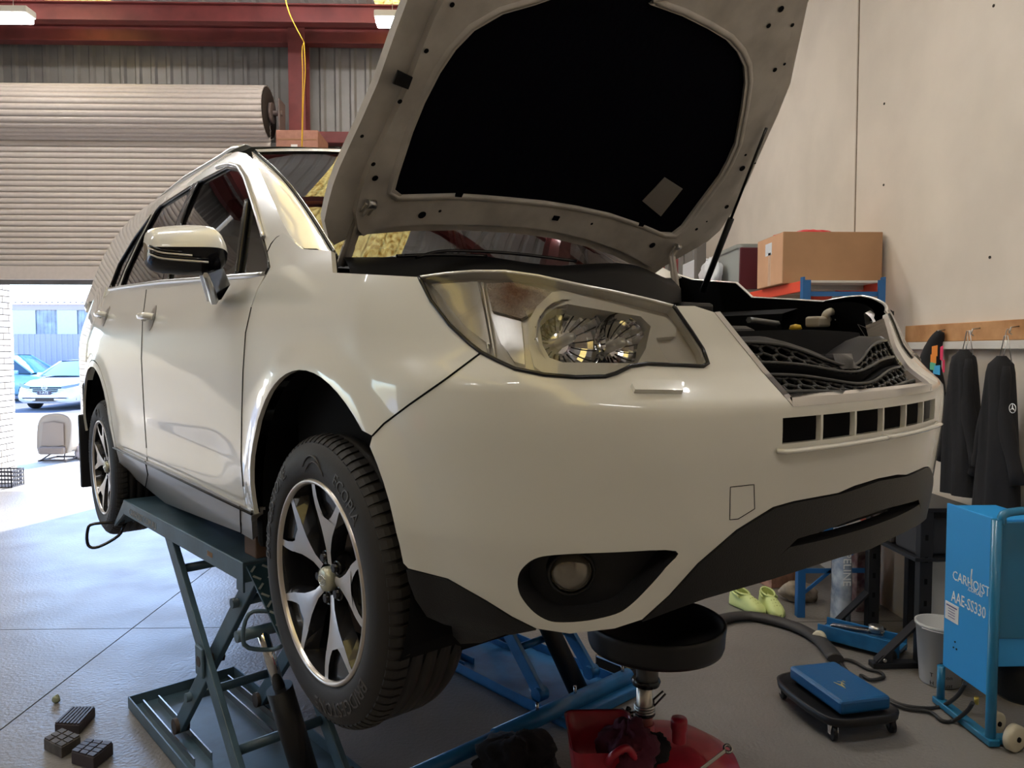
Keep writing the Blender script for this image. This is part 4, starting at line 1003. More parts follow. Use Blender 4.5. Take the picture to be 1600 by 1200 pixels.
MB().tube([at_eb(1170, 500, .35), at_eb(1180, 501, .35), at_eb(1215, 506, .36)], .01, 6).build('bay_pipe', mat('dull_grey_metal', (.2, .2, .2), .4, .6), car)
# wipers
for px, pts in ((0, ((650, 402), (700, 392), (800, 396), (900, 408))), (0, ((620, 400), (690, 398), (760, 400)))):
    q = [cX(a, b, .02) for a, b in pts]; MB().tube(cr(q, 4), .005, 6).build('wiper', M_BLKG, car)

# ---------------- underbody, wheel wells
mb = MB(); mb.box((-1.37, 0, .275), (1.75, 1.62, .05), bev=.015)
mb.box((-1.35, 0, .45), (1.85, 1.0, .4)); mb.box((.15, 0, .33), (.9, 1.05, .12), bev=.03); mb.box((-3.1, 0, .40), (.9, 1.2, .2), bev=.03)
mb.build('underbody', M_DARK, car)
for (cx, cz) in (ACF, ACR):
    for sg in (-1, 1):
        ro_ = AR + .012; mb = MB()
        pr = [(ro_, .862), (ro_, .52), (.0, .52)]
        mb.grid([[(cx + r_ * math.cos(a), sg * y_, cz + r_ * math.sin(a)) for r_, y_ in pr] for a in np.radians(np.linspace(-35, 215, 26))], False)
        mb.build('wheel_arch_liner', M_DARK, car)
for c_, z_ in (((.42, 0, .30), (.06, 1.3, .14)), ((-.47, -.72, .34), (.05, .28, .22)), ((-.47, .72, .34), (.05, .28, .22))): MB().box(c_, z_, bev=.02).build('underbody_shield', M_DARK, car)
# rear mud flap / rear bumper corner behind rear wheel
for sg in (-1, 1):
    pa, pb_ = cY(122, 640, -.86 ), cY(142, 715, -.86)
    mb = MB(); mb.box((-3.16, sg * .80, .24), (.03, .22, .42), bev=.01); mb.build('mud_flap', M_BLK, car)
    MB().box((-3.12, sg * .76, .52), (.10, .25, .25), bev=.03).build('rear_cladding', M_DARK, car)
for sg in (-1, 1):
    MB().tube([(0 if 1 else 0, sg * .3, .27), (0, sg * .74, .26)], .03, 8).build('front_axle', M_RUST, car)
    MB().tube([(-2.64, sg * .3, .23), (-2.64, sg * .74, .22)], .03, 8).build('rear_axle', M_RUST, car)

# ---------------- interior
M_SEAT = mat('grey_seat_cloth', (.16, .15, .14), .9); M_INT = mat('interior_dark', (.04, .04, .042), .7)
mb = MB(); mb.box((-1.7, 0, .55), (2.6, 1.45, .05)); mb.box((-3.3, 0, .85), (.1, 1.4, .5)); mb.build('cabin_floor', M_INT, car)
mb = MB(); mb.grid([[(-.28 - .5 * t_, y_, 1.03 + .03 * math.sin(3 * t_)) for t_ in np.linspace(0, 1, 6)] + [(-.80, y_, .7)] for y_ in np.linspace(-.72, .72, 9)], True); mb.build('dashboard', M_INT, car)
mb = MB(); mb.grid([[(x_, y_, RF(y_ / .6, 0)[2] * 0 + np.interp(x_, [-3.4, -2.2, -1.2], [1.50, 1.60, 1.57]) - .04 * (abs(y_) / .56) ** 3) for y_ in np.linspace(-.56, .56, 9)] for x_ in np.linspace(-3.4, -1.15, 9)], True); mb.build('headliner', mat('headliner_grey', (.30, .29, .27), .9), car)
def seat(x_, y_):
    mb = MB(); mb.box((x_ + .22, y_, .72), (.5, .5, .14), bev=.05); mb.box((x_ - .08, y_, 1.02), (.14, .48, .58), Matrix.Rotation(-.22, 3, 'Y'), .05); o = mb.build('seat', M_SEAT, car)
    mb = MB(); mb.box((x_ - .17, y_, 1.40), (.10, .26, .17), Matrix.Rotation(-.15, 3, 'Y'), .04); mb.cyl((x_ - .15, y_ - .06, 1.28), (x_ - .16, y_ - .06, 1.36), .006); mb.cyl((x_ - .15, y_ + .06, 1.28), (x_ - .16, y_ + .06, 1.36), .006); mb.build('headrest', M_SEAT, o)
for y_ in (-.38, .38): seat(-1.55, y_)
for y_ in (-.38, .0, .38): seat(-2.5, y_)
mb = MB(); R_ = Matrix.Rotation(-1.1, 3, 'Y'); mb.tube([Vector((-.98, -.38, 1.0)) + R_ @ Vector((.18 * math.cos(a), .18 * math.sin(a), 0)) for a in np.linspace(0, 2 * math.pi, 25)[:-1]], .014, 8, closed=True); mb.bar((-.98, -.55, 1.0), (-.98, -.21, 1.0), .03, .02); mb.build('steering_wheel', M_INT, car)

# ---------------- wheels
def wheel(X, yo, z, sg, spin=0., steer=0.):
    """wheel with outer tyre face at y = yo (car coords), sg=-1 right side"""
    t = bpy.data.objects.new('wheel', None); COL.objects.link(t); t.parent = car; t.location = (X, yo, z)
    t.rotation_euler = (0, 0, (math.pi if sg > 0 else 0) + steer); ROOT[t.name] = Vector((0, 0, 0))
    # local: outer face towards -Y; h = depth inward (+Y)
    ty = [(.243, .012), (.250, .004), (.262, 0.0), (.285, -.004), (.31, 0.0), (.328, .010), (.339, .022), (.3435, .035)]
    prof = [(r, h) for r, h in ty]
    gro = [.062, .098, .134, .170]; h = .04
    for g in gro: prof += [(.347, g - .0045), (.339, g - .004), (.339, g + .004), (.347, g + .0045)]
    prof += [(.3435, .195), (.337, .208), (.32, .222), (.285, .23), (.25, .222)]
    mb = MB(); mb.lathe(prof, (0, 0, 0), 'Y', 96, True); ty_ = mb.build('tyre', M_RUB, t, fix=False)
    # tread sipes: thin transverse blocks standing on the shoulder rib
    mb = MB()
    for k in range(84):
        a = 2 * math.pi * k / 84; c_, s_ = math.cos(a), math.sin(a)
        def pt(r, h, da=0): return (r * math.cos(a + da), h, r * math.sin(a + da))
        vs = []
        L_ = ((.332, .0135), (.3415, .025), (.3462, .036), (.3485, .056))
        for da in (-.026, .026):
            for r, hh_ in L_: vs.append(pt(r + .0028, hh_, da + (.010 if hh_ > .04 else 0)))
            for r, hh_ in L_[::-1]: vs.append(pt(r - .004, hh_, da + (.010 if hh_ > .04 else 0)))
        n_ = 8; fs = [list(range(8)), list(range(8, 16))[::-1]] + [(i, (i + 1) % 8, 8 + (i + 1) % 8, 8 + i) for i in range(8)]
        mb.add(vs, fs)
    o = mb.build('tread_block', M_RUB, ty_); o['kind'] = 'stuff'
    # rim barrel + lip
    mb = MB(); mb.lathe([(.246, .008), (.243, .002), (.238, .001), (.234, .006), (.232, .014)], (0, 0, 0), 'Y', 72); rim = mb.build('rim', M_MACH, t, fix=False)
    mb = MB(); mb.lathe([(.232, .012), (.226, .05), (.222, .12), (.226, .20), (.246, .215)], (0, 0, 0), 'Y', 60); mb.build('rim_barrel', M_RIMB, rim, fix=False)
    # Y spokes
    def fn(a0, dish=True):
        ca, sa = math.cos(a0), math.sin(a0)
        def f(x, y, h):  # x radial, y tangential
            d = .030 * max(0, (.20 - x) / .2) ** 1.2 if dish else 0
            return (x * ca - y * sa, h + d + .012, x * sa + y * ca)
        return f
    sp = [(.045, -.010), (.075, -.012), (.125, -.030), (.150, -.045), (.195, -.067), (.236, -.088), (.238, -.071), (.205, -.050), (.172, -.028), (.163, -.018), (.163, .018), (.172, .028), (.205, .050), (.238, .071), (.236, .088), (.195, .067), (.150, .045), (.125, .030), (.075, .012), (.045, .010)]
    for k in range(5):
        a0 = math.radians(78) + spin + k * 2 * math.pi / 5
        if sg > 0: pass
        f = fn(a0)
        mb = MB()
        # split the spoke into quads for a curved face
        half = [(.040, .004, .011), (.075, .0, .012), (.10, .0, .020), (.125, .0, .030), (.150, .0, .045), (.163, .0, .052)]
        rows = [[f(x, -w2, 0), f(x, 0, -.003), f(x, w2, 0)] for x, _, w2 in half]
        mb.grid(rows, True)
        for s2 in (-1, 1):
            arm = [(.160, .012, .052), (.175, .030, .060), (.195, .046, .069), (.215, .058, .078), (.237, .069, .088)]
            mb.grid([[f(x, s2 * a, 0), f(x, s2 * b, 0)] for x, a, b in arm], True)
        so = mb.build('spoke', M_MACH, rim)
        # black body behind the machined face
        mb = MB(); sp2 = [(x, y * 1.12) for x, y in sp]
        # bevelled sides as walls
        n_ = len(sp2); vs = [f(x, y, .0015) for x, y in sp] + [f(x * (.98 if x > .2 else 1), y * 1.25, .035) for x, y in sp]
        mb.add(vs, [(i, (i + 1) % n_, n_ + (i + 1) % n_, n_ + i) for i in range(n_)]); mb.build('spoke_side', M_RIMB, so)
        # pocket floor between fork arms
        mb = MB(); mb.grid([[f(.160, -.016, .014), f(.160, .016, .014)], [f(.195, -.042, .012), f(.195, .042, .012)], [f(.232, -.07, .012), f(.232, .07, .012)]], False); mb.build('spoke_pocket', M_RIMB, so)
    mb = MB(); mb.lathe([(.0, .044), (.060, .046), (.066, .056), (.066, .10)], (0, 0, 0), 'Y', 40); mb.build('hub', M_RIMB, rim, fix=False)
    for k in range(5):
        a = math.radians(78 + 36) + spin + k * 2 * math.pi / 5; c = Vector((.052 * math.cos(a), .028, .052 * math.sin(a)))
        mb = MB(); mb.cyl(c, c + Vector((0, .03, 0)), .0105, 6); mb.lathe([(.0145, .018), (.0165, .012), (.018, .02), (.018, .03)], c + Vector((0, -.004, 0)), 'Y', 16); mb.build('wheel_nut', M_BLKG, rim)
    mb = MB(); mb.lathe([(0, .018), (.018, .0185), (.027, .021), (.030, .028), (.030, .045)], (0, 0, 0), 'Y', 32); cap = mb.build('centre_cap', mat('cap_pearl', (.50, .50, .40), .3, .4), rim, fix=False)
    mb = MB(); mb.tube([(.020 * math.cos(a), .017, .012 * math.sin(a)) for a in np.linspace(0, 2 * math.pi, 25)[:-1]], .0011, 5, closed=True)
    for (sx, sz, rs) in ((-.010, .003, .005), (.001, .006, .0032), (.010, .004, .0032), (.004, -.001, .0032), (-.001, -.006, .0032), (.009, -.005, .0032)):
        st_ = [((rs if i % 2 == 0 else rs * .42) * math.cos(i * math.pi / 6), (rs if i % 2 == 0 else rs * .42) * math.sin(i * math.pi / 6)) for i in range(12)]
        mb.prism(st_, lambda x, y, h: (sx + x, h, sz + y), .0165, .0185)
    mb.build('cap_emblem', M_CHR, cap)
    mb = MB(); mb.lathe([(.0, .10), (.145, .10), (.148, .104), (.148, .122), (.0, .122)], (0, 0, 0), 'Y', 40); mb.build('brake_disc', M_RUST, t, fix=False)
    MB().box((.10, .11, .07), (.07, .06, .12), bev=.012).build('brake_caliper', M_DARK, t)
    # valve
    MB().cyl((.20 * math.cos(-.9), .02, .20 * math.sin(-.9)), (.21 * math.cos(-.9), .045, .21 * math.sin(-.9)), .004, 8).build('valve', M_SAT, rim)
    # lettering
    def ring_text(txt, size, r, amid, flip=False):
        def f(x, y, z_):
            rr = r + (y if not flip else -y); a = amid - (x / r if not flip else -x / r); hz = float(np.interp(rr, [.25, .262, .285, .31, .328], [.004, 0, -.004, 0, .010]))
            return (rr * math.cos(a), hz - .0012 - (z_), rr * math.sin(a))
        return text_mb(txt, size, .0006, f)
    ring_text('BRIDGESTONE', .046, .292, math.radians(152)).build('tyre_lettering', M_RUBT, ty_)
    ring_text('ECOPIA', .040, .292, math.radians(52)).build('tyre_lettering', M_RUBT, ty_)
    ring_text('BRIDGESTONE', .046, .292, math.radians(-62)).build('tyre_lettering', M_RUBT, ty_)
    # swoosh mark
    mb = MB(); 
    for k in range(2):
        pts = [(.275 + .030 * math.sin(t_ * math.pi * .9) - k * .012, math.radians(100 - 22 * t_ - 3 * k)) for t_ in np.linspace(0, 1, 12)]
        mb.tube([(r * math.cos(a), -.004, r * math.sin(a)) for r, a in pts], [.0006 + .004 * math.sin(math.pi * q_ / 11) for q_ in range(12)], 5, flat=.4)
    mb.build('tyre_mark', M_RUBT, ty_)
    return t
zF, zR = .2528, .2074
wheel(0, -.895, zF, -1)
wheel(0, .895, zF, 1); wheel(-2.64, -.895, zR, -1, .35); wheel(-2.64, .895, zR, 1)
# ================================================================== SCISSOR LIFT
LP0 = Vector((-1.765, 3.55, 0)); LA = Vector((.652, -.758, 0)); LB = Vector((.758, .652, 0))
def LL(a, b, z): return LP0 + LA * a + LB * b + Vector((0, 0, z))
LR = Matrix((LA, LB, (0, 0, 1))).transposed()
lift = thing('scissor_lift', 'blue mid-rise scissor lift with two platforms holding up the white car', 'car lift', LL(.9, .95, 0))
M_TREAD = mat('tread_plate_blue', (.035, .075, .10), .35, .3)
def lbox(mb, a0, a1, b0, b1, z0, z1, bev=0): return mb.box(LL((a0 + a1) / 2, (b0 + b1) / 2, (z0 + z1) / 2), (abs(a1 - a0), abs(b1 - b0), abs(z1 - z0)), LR, bev)
def unit(b0, b1, near):
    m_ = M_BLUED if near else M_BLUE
    mb = MB(); lbox(mb, 0, 1.52, b0, b1, 0.004, .012)
    lbox(mb, 0, 1.52, b0, b0 + .006, 0.004, .06); lbox(mb, 0, 1.52, b1 - .006, b1, 0.004, .06); lbox(mb, 0, .006, b0, b1, 0.004, .06); lbox(mb, 1.50, 1.53, b0, b1, .004, .06)
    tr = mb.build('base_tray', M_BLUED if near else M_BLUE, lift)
    for bb in (b0 + .09, b1 - .09):
        mb = MB()
        for d_ in (-.035, .035): lbox(mb, .05, .75, bb + d_ - .003, bb + d_ + .003, .012, .045)
        mb.build('roller_track', M_STEEL if near else m_, tr)
    mb = MB(); lbox(mb, 0, 1.42, b0, b1, 1.008, 1.02, .004); lbox(mb, 0, 1.42, b0, b0 + .008, .95, 1.018, .003); lbox(mb, 0, 1.42, b1 - .008, b1, .95, 1.018, .003); lbox(mb, 1.36, 1.42, b0, b0 + .008, .915, .955, .003)
    lbox(mb, 0, .006, b0, b1, .96, 1.015); lbox(mb, 1.414, 1.42, b0, b1, .95, 1.015)
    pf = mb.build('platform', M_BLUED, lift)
    if near:
        text_mb('CARHOIST.COM.AU', .045, .0004, lambda x, y, z_: LL(.30 + x, b0 - .001 - z_, .977 + y)).build('platform_lettering', mat('worn_lettering', (.26, .24, .22), .6), pf)
        text_mb('3000', .028, .0004, lambda x, y, z_: LL(1.12 + x, b0 - .001 - z_, .986 + y)).build('platform_lettering', mat('orange_decal', (.45, .25, .12), .6), pf)
    for k, bb in enumerate((b0 + .075, b1 - .075)):
        for j, (p0, p1, db) in enumerate((((.48, .955), (1.34, .075), -.02), ((.46, .065), (1.32, .955), .02))):
            mb = MB(); mb.bar(LL(p0[0], bb + db, p0[1]), LL(p1[0], bb + db, p1[1]), .026, .072, LB, .004)
            mb2 = MB(); R0 = (LL(p1[0], bb + db, p1[1]) - LL(p0[0], bb + db, p0[1])).normalized(); upv = R0.cross(LB).normalized()
            ar = MB().bar(LL(p0[0], bb + db, p0[1]), LL(p1[0], bb + db, p1[1]), .026, .072, upv, .004).build('scissor_arm', m_, lift)
            for p in (p0, p1): MB().cyl(LL(p[0], bb + db - .03, p[1]), LL(p[0], bb + db + .03, p[1]), .034 if p[1] < .5 else .024, 16).build('arm_roller', M_RUST if near else M_BLUE, ar)
        MB().cyl(LL(.9, bb - .05, .51), LL(.9, bb + .05, .51), .022, 6).build('pivot_bolt', M_RUST, lift)
        mb = MB(); lbox(mb, .86, .94, bb - .048, bb - .036, .45, .57, .01); mb.build('pivot_plate', m_, lift)
    for a, z in ((.62, .81), (1.16, .24), (.64, .26), (1.16, .80)):
        MB().cyl(LL(a, b0 + .06, z), LL(a, b1 - .06, z), .019, 12).build('cross_shaft', m_, lift)
    # ramps hanging off both ends
    for (a, s_, L_) in ((1.425, 1, .27), (-.005, -1, .17)):
        p = LL(a, (b0 + b1) / 2, 1.005); q = LL(a + s_ * L_, (b0 + b1) / 2, .82 if s_ > 0 else .87)
        d_ = (q - p).normalized(); u = LB.cross(d_) if s_ > 0 else d_.cross(LB)
        mb = MB(); mb.bar(p, q, abs(b1 - b0) - .02, .008, u.normalized()); ra = mb.build('ramp_plate', M_TREAD, lift)
        if near and s_ > 0:
            n_ = u.normalized(); n_ = n_ if n_.z > 0 else -n_
            mb = MB()
            for i in range(7):
                for j in range(11):
                    c = p + d_ * (.02 + i * .038) + LB * (-.235 + j * .045) + n_ * .0055
                    dd = (d_ + LB * (1 if (i + j) % 2 else -1)).normalized(); mb.bar(c - dd * .014, c + dd * .014, .007, .003, n_)
            o = mb.build('tread_pattern', mat('worn_tread', (.30, .33, .34), .4), ra); o['kind'] = 'stuff'
            for bb in (b0 + .03, b1 - .05):
                c = p + d_ * .2 + LB * (bb - (b0 + b1) / 2)
                mb = MB(); mb.tube(cr([c, c - LB * .07 - LA * .03, c - LB * .09 - LA * .02 + Vector((0, 0, -.09)), c - LB * .02 + Vector((0, 0, -.12)), c + LA * .05 + Vector((0, 0, -.10))], 4), .007, 8); mb.build('ramp_handle', m_, ra)
        if near and s_ < 0:
            c = q - LB * .24; mb = MB(); mb.tube(cr([c + LB * .04, c - LB * .10 - LA * .03 + Vector((0, 0, .01)), c - LB * .13 - LA * .03 + Vector((0, 0, -.02)), c - LB * .13 - LA * .02 + Vector((0, 0, -.09)), c - LB * .09 + Vector((0, 0, -.10)), c - LB * .0 + Vector((0, 0, -.06)), c + LB * .03 + Vector((0, 0, -.004))], 4), .0075, 8); mb.build('ramp_handle', M_BLKG, ra)
            mb = MB(); mb.add([LL(0, b0, 1.01), LL(0, b0, .95), LL(-.17, b0, .86), LL(-.165, b0, .875), LL(0, b0 + .012, 1.01), LL(0, b0 + .012, .95), LL(-.17, b0 + .012, .86), LL(-.165, b0 + .012, .875)], [(0, 1, 2, 3), (7, 6, 5, 4), (0, 4, 5, 1), (1, 5, 6, 2), (2, 6, 7, 3), (3, 7, 4, 0)]); mb.build('ramp_side', M_BLUED, ra)
    # hydraulic ram
    bc = (b0 + b1) / 2 + (.03 if near else 0)
    if near:
        q0, q1 = atZ(487, 1240, .12), atD(409, 985, 2.55)
    else: q0, q1 = LL(1.40, bc, .05), LL(.80, bc, .80)
    q0 = Vector(q0); q1 = Vector(q1); m2 = q0 + (q1 - q0) * (.66 if near else .8)
    MB().cyl(q0, m2, .046 if near else .05, 22).build('hydraulic_cylinder', M_BLK, lift)
    MB().cyl(m2, q1, .020, 16).build('cylinder_rod', M_CHR, lift)
    MB().cyl(q1 - LB * .09, q1 + LB * .10, .020, 14).build('rod_pin', M_BLUED if near else M_BLUE, lift)
    # rubber pad blocks under the sill
    for a in (.25, 1.36):
        bq = b0 + (.05 if a > 1 else .18); mb = MB(); lbox(mb, a - .05, a + .05, bq, bq + .10, 1.02, 1.11, .006); mb.build('sill_block', mat('timber_pad', (.14, .085, .06), .8) if a > 1 else M_BLK, lift)
unit(0.0, .52, True); unit(1.42, 1.94, False)
mb = MB(); mb.tube([LL(1.50, .5, .075), LL(1.50, 1.40, .075)], .030, 14); mb.build('cross_tube', M_BLUE, lift)
mb = MB(); mb.tube([LL(1.50, 1.05, .075), LL(1.50, 1.95, .075)], .038, 14); mb.build('cross_tube_sleeve', M_BLUE, lift)
mb = MB(); lbox(mb, 1.44, 1.58, 1.42, 1.96, .004, .05, .006); mb.build('front_cross_member', M_BLUE, lift)
for b_ in (1.3, 1.55, 1.9): MB().cyl(LL(1.50, b_, .10), LL(1.50, b_, .145), .009, 6).build('set_bolt', M_STEEL, lift)
mb = MB(); lbox(mb, 1.20, 1.45, 2.03, 2.2, 0, .07, .01); o = mb.build('rubber_block', M_BLKG); origin(o, LL(1.32, 2.1, 0)); tag(o, 'black ribbed rubber block lying past the far end of the blue lift base', 'rubber block')
# ================================================================== rubber blocks by the lift
def blockthing(name, label, quad, h, style, m, group=None):
    """quad: pixels of the four top corners (left, back, right, front)"""
    T = [atZ(px, py, h) for px, py in quad]; c = sum(T, Vector()) / 4; c.z = 0
    t = thing(name, label, 'rubber block', c); B = [Vector((p.x, p.y, 0.001)) for p in T]
    mb = MB(); mb.add(B + [p - Vector((0, 0, .007)) for p in T], [(0, 1, 2, 3), (4, 5, 6, 7), (0, 1, 5, 4), (1, 2, 6, 5), (2, 3, 7, 6), (3, 0, 4, 7)]); mb.build('block_body', m, t, bevel=.003)
    def Q(u, v, dz=0): return T[0] * (1 - u) * (1 - v) + T[1] * u * (1 - v) + T[2] * u * v + T[3] * (1 - u) * v + Vector((0, 0, dz))
    if style == 'rib':
        for k in range(7):
            v = (k + .12) / 7; v2 = (k + .75) / 7; mb = MB(); mb.add([Q(.02, v, -.008), Q(.98, v, -.008), Q(.98, v2, -.008), Q(.02, v2, -.008), Q(.02, v), Q(.98, v), Q(.98, v2), Q(.02, v2)], [(0, 1, 2, 3), (4, 5, 6, 7), (0, 1, 5, 4), (1, 2, 6, 5), (2, 3, 7, 6), (3, 0, 4, 7)]); mb.build('rib', m, t)
    else:
        nu, nv = (4, 3) if style == 'grid' else (3, 3)
        for i in range(nu):
            for j in range(nv):
                u, u2, v, v2 = (i + .08) / nu, (i + .9) / nu, (j + .08) / nv, (j + .9) / nv; dz = 0 if style == 'grid' else random.uniform(-.003, .0)
                mb = MB(); mb.add([Q(u, v, -.008), Q(u2, v, -.008), Q(u2, v2, -.008), Q(u, v2, -.008), Q(u, v, dz), Q(u2, v, dz), Q(u2, v2, dz), Q(u, v2, dz)], [(0, 1, 2, 3), (4, 5, 6, 7), (0, 1, 5, 4), (1, 2, 6, 5), (2, 3, 7, 6), (3, 0, 4, 7)]); mb.build('pad_square', m, t)
    return t
M_RB = mat('worn_rubber', (.10, .085, .075), .7, noise=.4, nscale=20); M_RB2 = mat('dark_rubber', (.045, .035, .04), .5)
blockthing('rubber_block', 'grey wedge-shaped rubber block with parallel ribs, farthest of three on the floor', [(85, 1129), (113, 1103), (149, 1103), (124, 1131)], .05, 'rib', M_RB2)
blockthing('rubber_block', 'worn grey-brown rubber block with chipped top, leftmost of three on the floor', [(68, 1152), (97, 1136), (126, 1148), (96, 1166)], .055, 'worn', M_RB)
blockthing('rubber_block', 'black rubber block with a waffle-grid top, nearest of three on the floor', [(111, 1172), (135, 1153), (177, 1158), (146, 1182)], .06, 'grid', M_RB2)
p = atZ(88, 1098, 0); mb = MB(); blob(mb, p + Vector((0, 0, .018)), (.016, .014, .018), 4, .35, 9, 6); o = mb.build('loose_nut', mat('pale_fitting', (.30, .33, .22), .5)); origin(o, p); tag(o, 'small pale green fitting on the floor behind the rubber blocks', 'fitting')

# ================================================================== OIL DRAINER
DY = 2.36
pc = atD(1008, 1000, DY); px_, py_ = pc.x, pc.y
dr = thing('oil_drainer', 'red waste oil drainer with black catch bowl on a chrome tube under the bumper', 'oil drainer', (px_, py_, 0))
zb = atD(1022, 985, DY).z
bx = atD(1024, 985, DY).x
rb = 109 / F_PX * DY
mb = MB(); mb.lathe([(.0, -.085), (.05, -.085), (.07, -.08), (rb * .55, -.07), (rb * .90, -.05), (rb * .96, -.045), (rb * .985, -.03), (rb, .02), (rb * 1.01, .035), (rb * .985, .04), (rb * .95, .034), (rb * .9, .0), (.05, -.05), (0, -.055)], (bx, py_, zb), 'Z', 48); mb.build('catch_bowl', mat('bowl_black', (.016, .016, .018), .38), dr)
zt_ = atD(1008, 1135, DY).z
MB().lathe([(.045, -.085), (.045, -.11), (.036, -.125), (.036, -.17)], (px_ + .008, py_, zb), 'Z', 24).build('bowl_neck', mat('neck_grey', (.18, .18, .18), .35, .5), dr)
MB().lathe([(.044, -.158), (.048, -.165), (.044, -.178)], (px_ + .004, py_, zb), 'Z', 24).build('neck_ring', M_BLKG, dr)
MB().cyl((px_, py_, zt_ - .02), (px_, py_, zb - .16), .0265, 28).build('drain_tube', mat('brushed_tube', (.72, .68, .62), .32, .8), dr)
for k in range(4): MB().tube([(px_ + .031 * math.cos(a), py_ + .031 * math.sin(a), atD(1008, 1108, DY).z - .009 * (k - 1.5)) for a in np.linspace(0, 6.28, 21)[:-1]], .004, 6, closed=True).build('clamp_ring', M_SAT if k < 3 else M_BLKG, dr)
kz = atD(982, 1108, DY).z; kb = MB()
for a in np.linspace(0, 2 * math.pi, 6)[:-1]: kb.tube([(px_ - .065, py_ - .03, kz), (px_ - .065 + .022 * math.cos(a), py_ - .035, kz + .022 * math.sin(a))], [.008, .009], 8)
kb.build('clamp_knob', M_BLKG, dr); MB().cyl((px_ - .065, py_ - .03, kz), (px_ - .02, py_, kz - .005), .006, 10).build('clamp_screw', M_SAT, dr)
e0 = atD(1022, 1103, DY - .03); e1 = atD(1040, 1084, DY - .03); e2 = atD(1036, 1080, DY - .03); e3 = atD(1021, 1093, DY - .03)
MB().tube([e0, e1, e2, e3], .0035, 8, closed=True).build('bowl_hook', M_BLKG, dr)
MB().cyl((px_, py_, zt_ - .06), (px_, py_, zt_ + .012), .033, 24).build('tube_socket', M_RED, dr)
# tank
tcx, tcy = px_ + .08, py_ + .02
tz = zt_ - .05
mb = MB(); mb.lathe([(0, 0), (.06, 0), (.16, -.02), (.225, -.06), (.25, -.12), (.25, -.42), (.22, -.47), (0, -.48)], (tcx, tcy, tz), 'Z', 44); mb.build('oil_tank', M_RED, dr)
fx = atD(1061, 1137, DY - .12); mb = MB(); mb.lathe([(.022, -.045), (.022, -.01), (.026, .0), (.026, .022), (.024, .03), (0, .031)], fx, 'Z', 20); mb.build('tank_spout', M_RED, dr)
# tool tray front left with rag
cx0, cy0 = atD(940, 1180, DY - .18).x, DY - .18
tzz = atD(940, 1148, DY - .18).z
def rrect(cx, cy, hx, hy, r, z, n=5):
    P = []
    for sx, sy, a in ((1, 1, 0), (-1, 1, 90), (-1, -1, 180), (1, -1, 270)):
        for k in range(n + 1):
            t_ = math.radians(a + 90 * k / n); P.append((cx + sx * (hx - r) + r * math.cos(t_), cy + sy * (hy - r) + r * math.sin(t_), z))
    return P
mb = MB(); mb.grid([rrect(cx0, cy0, .085, .11, .035, tzz - .13), rrect(cx0, cy0, .10, .125, .035, tzz + .01), rrect(cx0, cy0, .105, .13, .035, tzz + .015), rrect(cx0, cy0, .098, .123, .03, tzz + .01), rrect(cx0, cy0, .082, .105, .03, tzz - .12)], True, closed_v=True); mb.build('tool_tray', M_RED, dr)
mb = MB(); mb.tube(cr([(cx0 + .0, cy0 - .12, tzz - .02), (cx0 + .01, cy0 - .15, tzz + .02), (cx0 + .05, cy0 - .14, tzz + .035), (cx0 + .08, cy0 - .12, tzz - .01)], 5), .011, 8); mb.build('tray_handle', M_RED, dr)
mb = MB(); 
for a in (.4, 1.6, 3.4): mb.box((tcx + .2 * math.cos(a * 1.9), tcy + .2 * math.sin(a * 1.9), .03), (.05, .05, .06), bev=.01)
for a in np.linspace(.4, 6.6, 5)[:-1]: MB().lathe([(0, -.012), (.035, -.012), (.035, .012), (0, .012)], (tcx + .2 * math.cos(a), tcy + .2 * math.sin(a), .036), 'X', 16).build('castor', M_BLK, dr)
MB().box((tcx, tcy, .075), (.40, .40, .02), bev=.005).build('castor_frame', M_RED, dr)
M_RAG = mat('maroon_cloth', (.085, .012, .03), .95, bump=.5, bscale=40); M_BRAG = mat('black_cloth', (.012, .011, .014), .95, bump=.4, bscale=40)
rg = atD(980, 1168, DY - .22); mb = MB(); blob(mb, rg - Vector((0, 0, .015)), (.075, .085, .075), 3, .35, 26, 16); o = mb.build('rag', M_RAG); origin(o, rg); tag(o, 'crumpled maroon rag hanging out of the red tool tray', 'rag')
rg = atD(1022, 1160, DY - .1); mb = MB(); blob(mb, rg - Vector((0, 0, .02)), (.05, .04, .04), 9, .3, 20, 12); o = mb.build('glove', M_BRAG); origin(o, rg); tag(o, 'black cloth lying beside the chrome tube on the red tank', 'cloth')
M_SPN = mat('spanner_chrome', (.35, .34, .33), .25, 1.)
w0, w1 = atD(1137, 1170, DY - .2), atD(1085, 1210, DY - .28); sp_ = thing('spanner', 'chrome ring spanner resting on the red tank, ring end towards the right', 'spanner', w0)
dd = (w1 - w0).normalized(); sd2 = dd.cross(Vector((0, -1, .3))).normalized()
mb = MB(); mb.bar(w0 + dd * .012, w1, .006, .011, sd2, .002); mb.build('shank', M_SPN, sp_)
Rw = Vector((0, -.55, .8)).normalized().to_track_quat('Z', 'Y').to_matrix(); mb = MB(); mb.lathe([(.008, -.005), (.014, -.005), (.0155, 0), (.014, .005), (.008, .005), (.008, -.005)], w0, 'Z', 24, R=Rw); mb.build('ring_end', M_SPN, sp_)
# black bag on the floor by the cross tube
bg_ = atZ(806, 1192, .06); mb = MB(); blob(mb, bg_ + Vector((0, 0, .0)), (.14, .12, .10), 12, .4, 30, 16, fl=-.058); o = mb.build('black_rag_pile', M_BRAG); origin(o, (bg_.x, bg_.y, 0)); tag(o, 'pile of crumpled black rags on the floor in front of the blue cross tube', 'rags')

